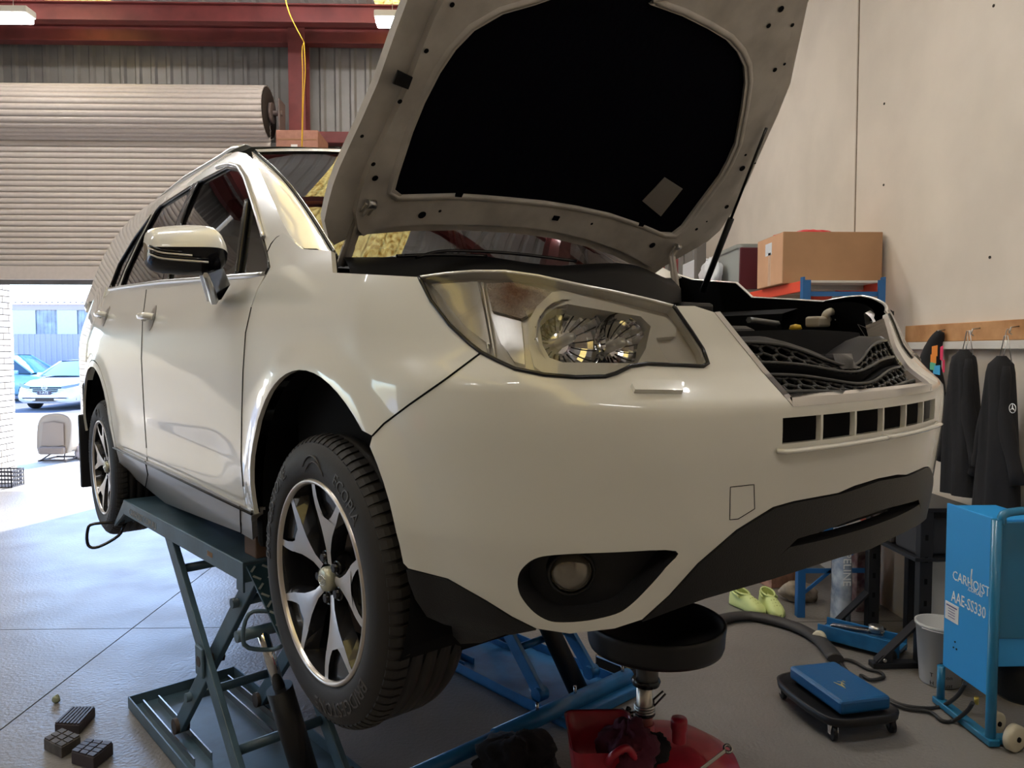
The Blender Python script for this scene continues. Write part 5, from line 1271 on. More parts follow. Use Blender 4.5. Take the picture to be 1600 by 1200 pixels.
# ================================================================== CREEPER SEAT
cq = [atZ(1238, 1043, .165), atZ(1300, 1030, .165), atZ(1386, 1085, .165), atZ(1320, 1101, .165)]
cc_ = sum(cq, Vector()) / 4; cc_.z = 0
crp = thing('creeper', 'low rolling mechanics seat with blue vinyl pad and black tray on castors', 'creeper', cc_)
ex = (cq[3] - cq[0]).normalized(); ey = ex.cross(Vector((0, 0, -1))).normalized(); ex.z = 0; ex.normalize()
Rc = Matrix((ex, Vector((0, 0, 1)).cross(ex), (0, 0, 1))).transposed(); ey = Vector((0, 0, 1)).cross(ex)
Lx = (cq[3] - cq[0]).length; Ly = (cq[1] - cq[0]).length
pcn = sum(cq, Vector()) / 4
MB().box(pcn - Vector((0, 0, .03)), (Lx, Ly, .065), Rc, .014).build('seat_pad', mat('blue_vinyl', (.012, .095, .25), .35, bump=.08, bscale=90), crp)
def crl(x, y, z): return Vector((pcn.x, pcn.y, 0)) + ex * x + ey * y + Vector((0, 0, z))
mb = MB(); P_ = []
tray = [tuple(p) for p in cr([(-.22, -.17), (-.10, -.215), (.12, -.215), (.23, -.17), (.25, 0), (.23, .14), (.1, .17), (-.1, .17), (-.22, .14), (-.25, 0)], 4, True)]
mb = MB(); mb.grid([[crl(x * .98, y * .98 , .07) for x, y in tray], [crl(x, y, .075) for x, y in tray], [crl(x * 1.02, y * 1.02, .108) for x, y in tray], [crl(x * .97, y * .97, .11) for x, y in tray], [crl(x * .9, y * .88, .085) for x, y in tray], [crl(x * .01, y * .01, .083) for x, y in tray]], True, closed_v=True); mb.build('tray', M_BLK, crp)
MB().prism([(-.018, .0), (.004, .0), (-.004, -.006), (.024, -.012), (-.02, -.018), (.0, -.01)], lambda x, y, h: pcn + ex * (.05 + x * 1.6) + ey * (y * 2) + Vector((0, 0, h)), .002, .0045).build('pad_logo', mat('logo_gold', (.35, .30, .15), .5), crp)
text_mb('7', .05, .0004, lambda x, y, z_: pcn + ex * (.02 + x) + ey * y + Vector((0, 0, .0033 + z_))).build('pad_logo', MATS['logo_gold'], crp)
for x, y in ((-.2, -.16), (.2, -.17), (-.2, .13), (.2, .13)):
    c = crl(x, y, .035); cs = MB(); cs.lathe([(0, -.011), (.028, -.011), (.034, -.008), (.034, .008), (.028, .011), (0, .011)], c, 'X', 20); w_ = cs.build('castor', M_BLK, crp)
    mb = MB(); mb.box(c + Vector((0, 0, .040)), (.036, .034, .01), bev=.002); mb.box(c + Vector((.016, 0, .018)), (.004, .03, .046)); mb.box(c + Vector((-.016, 0, .018)), (.004, .03, .046)); mb.build('castor_fork', M_CHR, w_)

# ================================================================== CLOGS
def clog(cx, cy, ang, label):
    t = thing('clog', label, 'shoe', (cx, cy, 0), 'lime clogs on the floor'); M_L = mat('lime_rubber', (.60, .68, .28), .5); c_, s_ = math.cos(ang), math.sin(ang)
    def W_(x, y, z): return Vector((cx + x * c_ - y * s_, cy + x * s_ + y * c_, z))
    prof = [(-.135, .022, .105), (-.125, .036, .112), (-.09, .043, .105), (-.04, .045, .10), (0, .048, .105), (.03, .050, .098), (.08, .053, .078), (.12, .044, .055), (.142, .022, .035), (.148, .004, .025)]
    rows = []
    for x, hw, hz in [tuple(p) for p in cr(prof, 3)]:
        rows.append([W_(x, hw * .8, .002), W_(x, hw * 1.04, .012), W_(x, hw, .03)] + [W_(x, hw * math.cos(a) ** .8 if a < math.pi / 2 else -hw * abs(math.cos(a)) ** .8, .03 + (hz - .03) * math.sin(a) ** .9) for a in np.linspace(.25, math.pi - .25, 9)] + [W_(x, -hw, .03), W_(x, -hw * 1.04, .012), W_(x, -hw * .8, .002)])
    MB().grid(rows, True, closed_v=True).build('upper', M_L, t)
    ell = lambda k, z, dx=0: [W_(-.055 + dx + .066 * k * math.cos(a), .040 * k * math.sin(a), z + .012 * math.cos(a) * -1 + .0) for a in np.linspace(0, 2 * math.pi, 21)[:-1]]
    MB().tube(ell(1.0, .112), .0065, 6, closed=True).build('collar', M_L, t)
    mb = MB(); mb.grid([ell(.96, .1125), ell(.8, .108), ell(.01, .104)], True, closed_v=True); mb.build('painted_hollow', mat('clog_hollow_shade', (.20, .24, .05), .8), t)  # near-flat dark disc paints the shade inside the hollow shoe
    MB().tube([W_(-.02 - .115 * math.sin(a), .050 * math.cos(a), .085 + .02 * math.sin(a)) for a in np.linspace(0, math.pi, 12)], .006, 6, flat=1.8).build('heel_strap', M_L, t)
    for i in range(3):
        for j in range(-1, 2): q_ = W_(.045 + .024 * i, j * .018, .092 - .011 * i - .003 * abs(j)); MB().cyl(q_, q_ + Vector((0, 0, .002)), .004, 8).build('vent_hole', MATS['clog_hollow_shade'], t)
    return t
a_ = atZ(1172, 957, 0); clog(a_.x, a_.y + .06, math.radians(-62), 'lime green foam clog, left one of the pair on the floor')
a_ = atZ(1210, 960, 0); clog(a_.x, a_.y + .06, math.radians(-88), 'lime green foam clog, right one of the pair on the floor')

# ================================================================== HOSE RAMP AND CABLES
pts = [atZ(x, y, .03) for x, y in ((1060, 990), (1125, 968), (1165, 962), (1205, 968), (1245, 980), (1275, 996), (1292, 1012), (1306, 1030))]
o = MB().tube(cr(pts, 5), .045, 12, flat=.6).build('cable_duct', mat('duct_rubber', (.035, .032, .032), .6)); origin(o, (pts[0].x, pts[0].y, 0)); tag(o, 'thick black flat hose curving over the floor behind the blue creeper seat', 'hose')
M_CAB = mat('cable_black', (.02, .02, .022), .5)
for lb, pl in (('thin black cable running from the black hose end to the blue cabinet', ((1306, 1030), (1330, 1032), (1355, 1045), (1375, 1050), (1380, 1058), (1360, 1062), (1345, 1055), (1355, 1070), (1400, 1098), (1440, 1106), (1470, 1104), (1495, 1088), (1508, 1068))),
               ('thin black cable looping low in front of the blue cabinet', ((1310, 1032), (1330, 1055), (1370, 1085), (1412, 1106), (1452, 1112), (1472, 1126), (1490, 1126), (1510, 1112), (1520, 1098))),
               ):
    P_ = [atZ(x, y, .012) for x, y in pl[:-2]]; P_ += [atX(x, y, 2.15) for x, y in pl[-2:]]
    for q_ in P_: q_.z = max(q_.z, .011)
    o = MB().tube(cr(P_, 5), .009, 8).build('cable', M_CAB); origin(o, (P_[0].x, P_[0].y, 0)); tag(o, lb, 'cable')

# ================================================================== POWER UNIT CABINET
CX = 2.18
ya_, yb2 = atX(1547, 1000, CX).y, atX(1474, 1000, CX).y
zA = atX(1547, 1091, CX).z
cab = thing('hydraulic_power_unit', 'bright blue lift power cabinet on a tubular wheeled frame by the right wall', 'power unit', (CX + .15, (ya_ + yb2) / 2, 0))
mb = MB(); mb.box((CX + .005, (ya_ + yb2) / 2, (zA + 1.0) / 2), (.012, yb2 - ya_, 1.0 - zA), bev=.004); mb.build('front_door', M_BLUEB, cab)
mb = MB(); mb.box((CX + .13, (ya_ + yb2) / 2 + .01, .66), (.22, yb2 - ya_ - .02, .66), bev=.008); mb.build('cabinet_body', M_BLUEB, cab)
MB().box((CX + .24, ya_ + .02, .72), (.42, .015, .52), bev=.006).build('side_panel', M_TEAL, cab)
MB().lathe([(0, .0), (.10, 0), (.115, .02), (.115, .26), (.10, .28), (0, .28)], (CX + .25, ya_ + .14, .14), 'Z', 28).build('oil_reservoir', M_BLK, cab)
zT = lambda py, px: atX(px, py, CX).z
def ft(txt, size, px, py, m, name='cabinet_lettering', sx=1.):
    p = atX(px, py, CX); return text_mb(txt, size, .0006, lambda x, y, z_: (CX - .0018 - z_, p.y - x * sx, p.z + y)).build(name, m, cab)
ft('CARHOIST', .062, 1517, 912, M_TEXT_W, sx=.88); ft('.COM.AU', .028, 1524, 925, M_TEXT_W, sx=.9)
bb_ = atX(1520, 905, CX); MB().tube([(CX - .002, bb_.y + .012, bb_.z - .03), (CX - .002, bb_.y + .004, bb_.z + .045)], .003, 5).build('logo_arrow', M_TEXT_W, cab)
ft('AAE-SS330', .075, 1513, 945, M_TEXT_W, sx=.72)
p = atX(1488, 957, CX); MB().box((CX - .002, p.y, p.z), (.003, .10, .085)).build('rating_sticker', M_PAPER, cab)
for k in range(5): MB().box((CX - .0042, p.y + (.0 if k else .0), p.z + .028 - .013 * k), (.0012, .08 if k == 0 else .05, .006 if k == 0 else .003)).build('sticker_line', mat('sticker_ink', (.12, .10, .25), .6), cab)
for dx, dy, dz in ((0, 0, 0), (0, .01, -.03), (0, -.012, -.03)):
    q_ = atX(1493, 1003, CX); MB().cyl((CX - .004, q_.y + dy, q_.z + dz), (CX, q_.y + dy, q_.z + dz), .004, 8).build('door_screw', M_BLKG, cab)
# tubular frame
def tb(*P, r=.018): return MB().tube([Vector(p) for p in P], r, 12)
yn, yf_ = ya_ - .02, yb2 + .01
tb((CX - .0, yn, 1.0), (CX, yn, .035), (CX + .0, yn + .03, .02), r=.021).build('frame_leg', M_TEAL, cab)
tb((CX + .0, yf_, .20), (CX, yf_, .03)).build('frame_leg', M_TEAL, cab)
MB().box((CX, (yn + yf_) / 2, .022), (.05, yf_ - yn + .06, .03), bev=.005).build('frame_skid', M_TEAL, cab)
MB().box((CX + .22, yn + .01, .022), (.44, .05, .03), bev=.005).build('frame_skid', M_TEAL, cab)
tb(cr([(CX + .43, yn + .02, .06), (CX + .42, yn, .35), (CX + .40, yn + .02, .7), (CX + .36, yn + .1, 1.0)], 4)[0], *cr([(CX + .43, yn + .02, .06), (CX + .42, yn, .35), (CX + .40, yn + .02, .7), (CX + .36, yn + .1, 1.0)], 4)[1:], r=.02).build('frame_handle', M_TEAL, cab)
tb(*cr([(CX + .02, yn + .0, .98), (CX + .05, yn, 1.03), (CX + .3, yn, 1.04), (CX + .36, yn, 1.0)], 4), r=.018).build('frame_handle', M_TEAL, cab)
M_WHL = mat('cream_wheel', (.60, .55, .42), .5)
for px, py, yy, r_ in ((1585, 1163, yn - .05, .058), (1555, 1143, yn + .10, .05)):
    q_ = atD(px, py, yy); q_.z = r_ + .001
    R_ = Vector((.35, -.93, 0)).to_track_quat('Z', 'Y').to_matrix()
    wv = MB().lathe([(0, -.02), (.018, -.02), (.02, -.014), (r_ * .8, -.018), (r_, -.014), (r_, .014), (r_ * .8, .018), (0, .018)], q_, 'Z', 28, R=R_).build('wheel', M_WHL, cab)
    MB().lathe([(0, .023), (.011, .023), (.012, .017)], q_, 'Z', 12, R=R_).build('axle_end', M_DARK, wv)
q_ = atX(1519, 1093, 2.16); MB().cyl(q_ + Vector((.02, 0, .012)), q_ + Vector((.02, 0, -.02)), .01, 10).build('brass_fitting', mat('brass', (.55, .42, .1), .3, .9), cab)

# ================================================================== BUCKET
bp = atZ(1486, 1112, 0); bp = Vector((2.335, 3.735, 0)); 
bt_ = thing('bucket', 'white translucent plastic bucket with black marker writing behind the blue cabinet', 'bucket', bp)
MB().lathe([(0, .002), (.092, .002), (.096, .01), (.118, .30), (.124, .302), (.124, .318), (.114, .318), (.09, .02), (0, .014)], bp, 'Z', 36).build('bucket_body', mat('cloudy_plastic', (.50, .50, .50), .4), bt_)
for txt, px, py, s_ in (('C', 1462, 1043, .035), ('T  nason', 1478, 1062, .03), ('H  issuat', 1478, 1075, .03)):
    z_0 = atD(px, py, 3.62).z
    rr_ = .096 + (z_0 / .30) * .022
    text_mb(txt, s_, .0004, lambda x, y, z_: (bp.x + (rr_ + .0015 + y * .1) * math.sin(-.5 + x / rr_), bp.y - (rr_ + .0015 + y * .1) * math.cos(-.5 + x / rr_), z_0 + y)).build('bucket_writing', M_TEXT_K, bt_)
MB().tube([(bp.x + .125 * math.cos(a), bp.y + .125 * math.sin(a), .30) for a in np.linspace(3.4, 6.0, 14)], .003, 6).build('bucket_rim', MATS['cloudy_plastic'], bt_)

# ================================================================== BLACK RACK
rk = thing('storage_rack', 'black steel rack with punched posts and triangular feet along the right wall', 'rack', (2.4, 4.2, 0))
M_RK = mat('rack_black', (.018, .019, .024), .4, .3)
for yy, xx in ((3.92, 2.345), (4.42, 2.325)):
    mb = MB(); mb.box((xx, yy, .43), (.07, .05, .86), bev=.004); po = mb.build('post', M_RK, rk)
    for k in range(6): MB().box((xx - .002, yy - .0255, .12 + .12 * k), (.016, .002, .03), bev=.0).build('post_hole', M_DARK, po)
    mb = MB(); mb.box((xx + .235, yy, .43), (.05, .05, .86), bev=.004); mb.build('post', M_RK, rk)
    fo = MB(); f0 = xx - .27; fo.box((f0 + .17, yy, .018), (.36, .06, .03), bev=.004); fo.build('foot_plate', M_RK, rk)
    fo = MB(); fo.bar((f0 + .02, yy, .035), (xx - .03, yy, .25), .012, .06, (0, 1, 0)); fo.add([(f0, yy - .02, .03), (f0 + .10, yy - .02, .03), (f0 + .10, yy - .02, .10), (f0 + .04, yy - .02, .07), (f0, yy - .012, .03), (f0 + .10, yy - .012, .03), (f0 + .10, yy - .012, .10), (f0 + .04, yy - .012, .07)], [(0, 1, 2, 3), (7, 6, 5, 4), (0, 4, 5, 1), (1, 5, 6, 2), (2, 6, 7, 3), (3, 7, 4, 0)]); fb = fo.build('foot_brace', M_RK, rk)
    MB().cyl((f0 + .05, yy - .035, .05), (f0 + .05, yy, .05), .010, 8).build('foot_bolt', M_STEEL, fb)
for z in (.60, .87): MB().box((2.45, 4.17, z), (.34, .56, .022), bev=.004).build('rack_shelf', M_RK, rk)
for k, (yy, z, c_, h_, lb) in enumerate(((4.04, .611, (.03, .03, .035), .21, 'black plastic parts bin on the middle shelf of the black rack, nearer one'), (4.30, .611, (.05, .04, .04), .19, 'dark brown parts bin on the middle shelf of the black rack, farther one'))):
    o = MB().box((2.45, yy, z + h_ / 2), (.28, .22, h_), bev=.015).build('parts_bin', mat('bin%d' % k, c_, .5)); origin(o, (2.45, yy, z)); tag(o, lb, 'bin')
# blue trolley jack between the rack feet
tj = thing('trolley_jack', 'low blue trolley jack with cream wheels between the black rack feet', 'jack', (2.2, 4.22, 0))
pA, pB = Vector((1.98, 4.33, .07)), Vector((2.30, 4.02, .07)); dj = (pB - pA).normalized(); nj_ = Vector((0, 0, 1)).cross(dj)
for s_ in (-.075, .075): MB().bar(pA + nj_ * s_, pB + nj_ * s_, .012, .085, (0, 0, 1), .004).build('side_plate', M_BLUE, tj)
MB().bar(pA + Vector((0, 0, -.01)), pB + Vector((0, 0, -.01)), .13, .02).build('base_plate', M_BLUE, tj)
MB().bar(pA + dj * .05 + Vector((0, 0, .02)), pB - dj * .1 + Vector((0, 0, .05)), .05, .03, (0, 0, 1), .008).build('lift_arm', M_STEEL, tj)
MB().lathe([(0, 0), (.035, 0), (.04, .02), (.038, .035), (0, .035)], pA + dj * .30 + Vector((0, 0, .05)), 'Z', 18).build('saddle', M_SAT, tj)
for s_ in (-.10, .10):
    for e in (0.02, .40):
        q_ = pA + dj * e + nj_ * s_; q_.z = .04
        MB().lathe([(0, -.016), (.012, -.018), (.03, -.016), (.04, -.01), (.04, .01), (.03, .016), (0, .016)], q_, 'Z', 20, R=nj_.to_track_quat('Z', 'Y').to_matrix()).build('jack_wheel', M_WHL if s_ < 0 and e < .1 else M_BLK, tj)
q_ = Vector((2.12, 4.56, .04)); 
# ================================================================== BLUE / RED SHELVING AND ITS LOAD
SX0, SX1, SY0, SY1 = 1.98, 2.50, 4.70, 6.75
shf = thing('shelving_unit', 'boltless shelving with blue posts and orange-red beams along the concrete wall', 'shelf', ((SX0 + SX1) / 2, (SY0 + SY1) / 2, 0))
for x in (SX0, SX1):
    for y in (SY0, SY1): 
        mb = MB(); mb.box((x, y, 1.10), (.012, .045, 2.20)); mb.box((x + (.02 if x == SX0 else -.02), y + (-.02 if y == SY0 else .02), 1.09), (.045, .012, 2.18)); mb.build('post', M_SHBLUE, shf)
for z in (2.145, 1.3, .62):
    for x in (SX0, SX1): MB().box((x + (.012 if x == SX0 else -.012), (SY0 + SY1) / 2, z), (.02, SY1 - SY0 - .05, .07), bev=.004).build('beam', M_REDB, shf)
    for y in (SY0, SY1): MB().box(((SX0 + SX1) / 2, y, z - .052), (SX1 - SX0, .015, .03)).build('end_tie', M_SHBLUE, shf)
    for k in range(5): MB().box(((SX0 + SX1) / 2, SY0 + .22 + .41 * k, z + .005), (SX1 - SX0 - .05, .04, .03)).build('cross_support', M_WPAINT, shf)
    MB().box(((SX0 + SX1) / 2, (SY0 + SY1) / 2, z + .028), (SX1 - SX0 - .045, SY1 - SY0 - .012, .014)).build('deck_board', M_WPAINT if z > 2 else M_CARD, shf)
MB().bar((SX0, SY0, .12), (SX1, SY0, .55), .02, .012, (0, 1, 0)).build('end_brace', M_SHBLUE, shf)
MB().bar((SX0, SY0, .30), (SX1, SY0, .30), .03, .012, (0, 1, 0)).build('end_tie', M_SHBLUE, shf)
zs0 = 2.181
# box
bx0, bx1, by0_, by1_ = 1.945, 2.62, 4.94, 5.42; zt2 = atD(1300, 362, by0_).z
cbx = thing('cardboard_box', 'long brown cardboard box with a white label on top of the blue-red shelving', 'box', ((bx0 + bx1) / 2, (by0_ + by1_) / 2, zs0))
MB().box(((bx0 + bx1) / 2, (by0_ + by1_) / 2, (zs0 + zt2) / 2), (bx1 - bx0, by1_ - by0_, zt2 - zs0), bev=.004).build('box_body', M_CARD, cbx)
MB().box((bx0 - .001, (by0_ + by1_) / 2, (zs0 + zt2) / 2), (.001, by1_ - by0_ - .01, zt2 - zs0 - .01)).build('box_side', M_CARDL, cbx)
MB().box((bx0 - .002, (by0_ + by1_) / 2 + .02, zs0 + .26), (.001, .12, .085)).build('shipping_label', mat('bluish_label', (.62, .66, .72), .6), cbx)
MB().box((bx0 - .002, (by0_ + by1_) / 2 + .0, zs0 + .12), (.001, .05, .23)).build('tape', mat('clear_tape', (.62, .42, .30), .3), cbx)
rc = thing('red_bag', 'flat red plastic bag lying on the long cardboard box', 'bag', ((bx0 + bx1) / 2 - .1, 5.15, zt2))
mb = MB(); blob(mb, Vector((2.22, 5.12, zt2 + .012)), (.13, .08, .026), 6, .2, 22, 10, fl=-.010); mb.build('bag_body', mat('red_plastic', (.65, .03, .04), .35), rc)
mb = MB(); blob(mb, Vector((2.04, 5.16, zt2 + .008)), (.07, .06, .012), 8, .2, 16, 8, fl=-.007); mb.build('bag_tail', MATS['red_plastic'], rc)
tub = thing('storage_tub', 'grey and maroon plastic tub beside the long cardboard box on the shelving', 'tub', (2.15, 5.95, zs0))
zt3 = 2.55
mb = MB(); mb.grid([rrect(2.14, 5.98, .22, .27, .04, zs0 + .002), rrect(2.14, 5.98, .245, .295, .04, zt3 - .02)], True, closed_v=True); mb.build('tub_body', mat('tub_grey', (.33, .35, .34), .4), tub)
MB().box((2.115, 5.69, (zs0 + zt3) / 2), (.43, .02, zt3 - zs0 - .05), Matrix.Rotation(.06, 3, 'X'), .01).build('tub_front', mat('tub_maroon', (.10, .015, .025), .45), tub)
MB().box((2.20, 5.675, (zs0 + zt3) / 2), (.09, .01, .16), bev=.004).build('handle_recess', mat('tub_maroon2', (.14, .03, .04), .5), tub)
mb = MB(); mb.grid([rrect(2.14, 5.98, .255, .305, .045, zt3 - .03), rrect(2.14, 5.98, .258, .308, .045, zt3), rrect(2.14, 5.98, .2, .25, .04, zt3 + .005), rrect(2.14, 5.98, .01, .01, .005, zt3 + .005)], True, closed_v=True); mb.build('tub_lid', mat('tub_lid_grey', (.22, .23, .22), .45), tub)
mb = MB(); blob(mb, Vector((1.83, 6.2, zs0 + .16)), (.055, .2, .15), 10, .35, 22, 14, fl=-.155); o = mb.build('plastic_bag', mat('white_film', (.62, .64, .68), .3)); origin(o, (1.83, 6.2, zs0)); tag(o, 'crumpled white plastic bag against the side of the grey tub', 'bag')
# floor-level things under the shelf
sk_ = atD(1314, 930, 4.57); t = thing('sack', 'clear plastic sack with white and blue print standing between shelf and rack', 'sack', (sk_.x, sk_.y, 0))
rows = []
for z in np.linspace(0, .62, 12):
    f_ = 1 - .15 * (z / .62) ** 3; rows.append([(sk_.x + .055 * f_ * math.cos(a) * (1 + .06 * math.sin(3 * a + z * 14)), sk_.y + .085 * f_ * math.sin(a), z + .002) for a in np.linspace(0, 2 * math.pi, 20)[:-1]])
mb = MB(); mb.grid(rows, True, closed_v=True); mb.build('sack_body', mat('sack_film', (.45, .50, .58), .22, coat=.5, col2=(.10, .15, .25), nscale=9), t)
text_mb('PIPELINE', .07, .0006, lambda x, y, z_: (sk_.x - .01 + y, sk_.y - .09 - z_, .40 - x)).build('sack_lettering', M_TEXT_W, t)
for k, (px, w_, d_, h_, c_, lb) in enumerate(((1345, .16, .2, .50, (.13, .05, .05), 'tall dark maroon carton with pale print standing behind the clear sack'),)):
    q_ = atD(px, 930, 4.86); o = MB().box((q_.x, q_.y, h_ / 2 + .002), (w_, d_, h_), bev=.006).build('carton', mat('carton_maroon', c_, .6, col2=(.32, .26, .22), nscale=14)); origin(o, (q_.x, q_.y, 0)); tag(o, lb, 'carton')
for px, py, yy, w_, h_, c_, lb in ((1213, 935, 5.35, .2, .16, (.40, .22, .16), 'small brown carton on the floor behind the lime clogs'), (1238, 915, 5.5, .14, .24, (.60, .25, .05), 'orange and brown packet standing on the floor behind the blue post'), (1248, 945, 5.0, .2, .10, (.36, .30, .24), 'crumpled tan paper bag at the foot of the blue post')):
    q_ = atD(px, py, yy); nm = 'small_carton' if 'carton' in lb else 'packet' if 'packet' in lb else 'paper_bag'
    if nm == 'paper_bag': mb = MB(); blob(mb, Vector((q_.x, q_.y, .06)), (.11, .08, .07), 5, .3, 18, 10, fl=-.058)
    else: mb = MB().box((q_.x, q_.y, h_ / 2 + .002), (w_, .14, h_), Matrix.Rotation(.3, 3, 'Z'), .004)
    o = mb.build(nm, mat('m_' + nm, c_, .8, noise=.4, nscale=15)); origin(o, (q_.x, q_.y, 0)); tag(o, lb, 'carton' if 'carton' in nm else 'packet' if nm == 'packet' else 'bag')

# ================================================================== WALL RAILS, HANGERS AND JACKETS
yr0, yr1 = 2.2, atX(1423, 510, XR).y
zr1, zr0 = atX(1600, 499, XR).z, atX(1600, 531, XR).z
wrail = thing('coat_rail', 'raw pine board and white batten fixed to the concrete wall as coat rail', 'coat rail', (XR, (yr0 + yr1) / 2, zr0))
MB().box((XR - .018, (yr0 + yr1) / 2, (zr0 + zr1) / 2), (.036, yr1 - yr0, zr1 - zr0), bev=.004).build('pine_board', M_WOOD, wrail)
zr2 = atX(1600, 546, XR).z
MB().box((XR - .025, (yr0 + yr1) / 2 - .03, (zr0 + zr2) / 2), (.05, yr1 - yr0, zr0 - zr2 - .004), bev=.003).build('white_batten', M_WPAINT, wrail)
def hook(py_):
    zc__ = zr1 - .035; return [(XR - .036, py_, zc__), (XR - .075, py_, zc__ - .005), (XR - .085, py_, zc__ - .03), (XR - .07, py_, zc__ - .04)]
def garment(yc, ztop_, zbot, wtop, wbot, m, seed, xoff=.11, depth=.06):
    rnd = random.Random(seed); ph = [rnd.uniform(0, 6.28) for _ in range(4)]; rows = []
    for i, t_ in enumerate(np.linspace(0, 1, 20)):
        z = ztop_ + (zbot - ztop_) * t_; sh = .55 + .45 * min(1, (t_ / .10)) ** .6 if t_ > 0 else .05; hw = (wtop * sh + (wbot - wtop) * max(0, t_ - .1)) / 2 + .01; dp = depth * (.35 + .65 * sh) * (1 + .25 * t_)
        row = []
        for k in range(34):
            a = 2 * math.pi * k / 34; f_ = 1 + (.16 * math.sin(5 * a + ph[0] + t_ * 2) + .10 * math.sin(9 * a + ph[1] - t_ * 3)) * min(1, t_ * 3)
            row.append((XR - xoff + dp * math.cos(a) * f_ - .01, yc + hw * math.sin(a) * (1 + .05 * math.sin(6 * t_ + ph[2])), z))
        rows.append(row)
    mb = MB(); mb.grid(rows, True, closed_v=True); return mb
M_JK = mat('black_jacket', (.012, .012, .015), .9, bump=.3, bscale=25)
def hanger(parent, yc, zt__):
    mb = MB(); z0 = zr1 - .06
    mb.tube(cr([(XR - .075, yc, z0), (XR - .085, yc + .012, z0 + .012), (XR - .09, yc + .018, z0 - .02), (XR - .10, yc, z0 - .05), (XR - .11, yc - .01, zt__ + .03), (XR - .11, yc, zt__)], 4), .0022, 6)
    mb.tube([(XR - .10, yc - .045, zt__ - .03), (XR - .10, yc - .012, zt__ + .10), (XR - .10, yc + .012, zt__ + .10), (XR - .10, yc + .05, zt__ - .03)], .0026, 6)
    mb.build('wire_hanger', M_SAT, parent)
for k, (px, pyt, w0_, w1_, lb) in enumerate(((1512, 546, .12, .27, 'black jacket on a wire hanger, left of the two near the right picture edge'), (1571, 556, .11, .29, 'black work jacket with a white three-pointed star in a circle, rightmost on the coat rail'))):
    q_ = atX(px, pyt, XR - .1); jk = thing('jacket', lb, 'jacket', (XR - .1, q_.y, q_.z - .8))
    garment(q_.y, q_.z, q_.z - .78, w0_, w1_, M_JK, 20 + k).build('jacket_body', M_JK, jk)
    for s_ in (-1, 1):
        sl_ = cr([(XR - .13, q_.y + s_ * w0_ * .42, q_.z - .05), (XR - .14, q_.y + s_ * (w0_ * .6), q_.z - .3), (XR - .13, q_.y + s_ * (w1_ * .55), q_.z - .62)], 5)
        MB().tube(sl_, [.018 + .016 * min(1, i_ / 4) + .004 * math.sin(i_ * 1.3) for i_ in range(len(sl_))], 12).build('sleeve', M_JK, jk)
    hanger(jk, q_.y, q_.z + .0)
    MB().tube(hook(q_.y), .004, 6).build('hook', M_SAT, wrail)
    if k:
        e_ = atX(1582, 638, XR - .185); Re = 0.022; mb = MB(); mb.tube([(e_.x, e_.y + Re * math.cos(a), e_.z + Re * math.sin(a)) for a in np.linspace(0, 2 * math.pi, 25)[:-1]], .0016, 6, closed=True)
        for a in (math.pi / 2, math.pi / 2 + 2.094, math.pi / 2 - 2.094): mb.tube([(e_.x, e_.y, e_.z), (e_.x, e_.y + Re * math.cos(a), e_.z + Re * math.sin(a))], [.0035, .0008], 6)
        mb.build('star_emblem', M_TEXT_W, jk)
q_ = atX(1467, 518, XR - .07); jk = thing('hi_vis_top', 'multicoloured cloth with orange, pink and blue patches hung at the left of the coat rail', 'garment', (XR - .07, q_.y, q_.z - .5))
zt4 = q_.z
sg_ = MB().tube(cr([(XR - .06, q_.y, zt4), (XR - .075, q_.y + .03, zt4 - .08), (XR - .09, q_.y + .05, zt4 - .2), (XR - .09, q_.y + .02, zt4 - .36), (XR - .09, q_.y - .0, zt4 - .55)], 5), [.02, .028, .034, .038, .042, .045, .05, .052, .055, .058, .06, .065, .068, .07, .07, .07, .072, .074, .075, .075, .075], 18); sg_.build('cloth_body', M_JK, jk)
for (px, py, w_, h_, c_, nm) in ((1463, 548, .05, .05, (.75, .25, .04), 'orange_patch'), (1461, 560, .05, .045, (.80, .35, .05), 'orange_patch'), (1460, 572, .05, .04, (.10, .40, .25), 'green_patch'), (1466, 578, .06, .045, (.05, .35, .65), 'blue_patch'), (1474, 552, .025, .07, (.65, .04, .12), 'pink_patch'), (1477, 572, .02, .06, (.35, .03, .10), 'pink_patch')):
    e_ = atX(px, py, XR - .15); rows = [[(e_.x - .006 * math.cos(b_) - .006, e_.y + w_ * .7 * math.sin(b_), e_.z + h_ * t_ * (1 - .15 * b_)) for b_ in np.linspace(-.9, .9, 7)] for t_ in (-.55, 0, .55)]
    MB().grid(rows, True).build(nm, mat(nm, c_, .8), jk)
MB().tube(hook(q_.y), .004, 6).build('hook', M_SAT, wrail)

# ================================================================== LED BATTENS
M_LED = mat('led_diffuser', (.9, .9, .9), .5, emit=(1., .985, .97), es=BATTEN_E)
M_BODY = mat('batten_body', (.72, .70, .66), .5)
M_LED2 = mat('led_diffuser_dim', (.9, .9, .9), .5, emit=(1., .985, .97), es=BATTEN_E * .45)
def batten(cx, cy, cz, label, L=1.24, grp=None, m=None):
    t = thing('ceiling_light', label, 'light', (cx, cy, cz), grp)
    MB().box((cx, cy, cz + .055), (L, .12, .05), bev=.008).build('batten_body', M_BODY, t)
    MB().box((cx, cy, cz + .012), (L - .02, .11, .045), bev=.015).build('diffuser', m or M_LED, t)
    for s_ in (-.4, .4): MB().cyl((cx + s_ * L, cy, cz + .08), (cx + s_ * L, cy, ZC - .02), .0025, 6).build('hanging_wire', M_SAT, t)
ez = atD(45, 32, 5.4); batten(ez.x + .02 - .62, 5.4, ez.z, 'white LED batten cut off by the left picture edge')
ez = atD(586, 38, 5.4); batten(ez.x + .62, 5.4, ez.z, 'white LED batten partly hidden behind the raised bonnet')
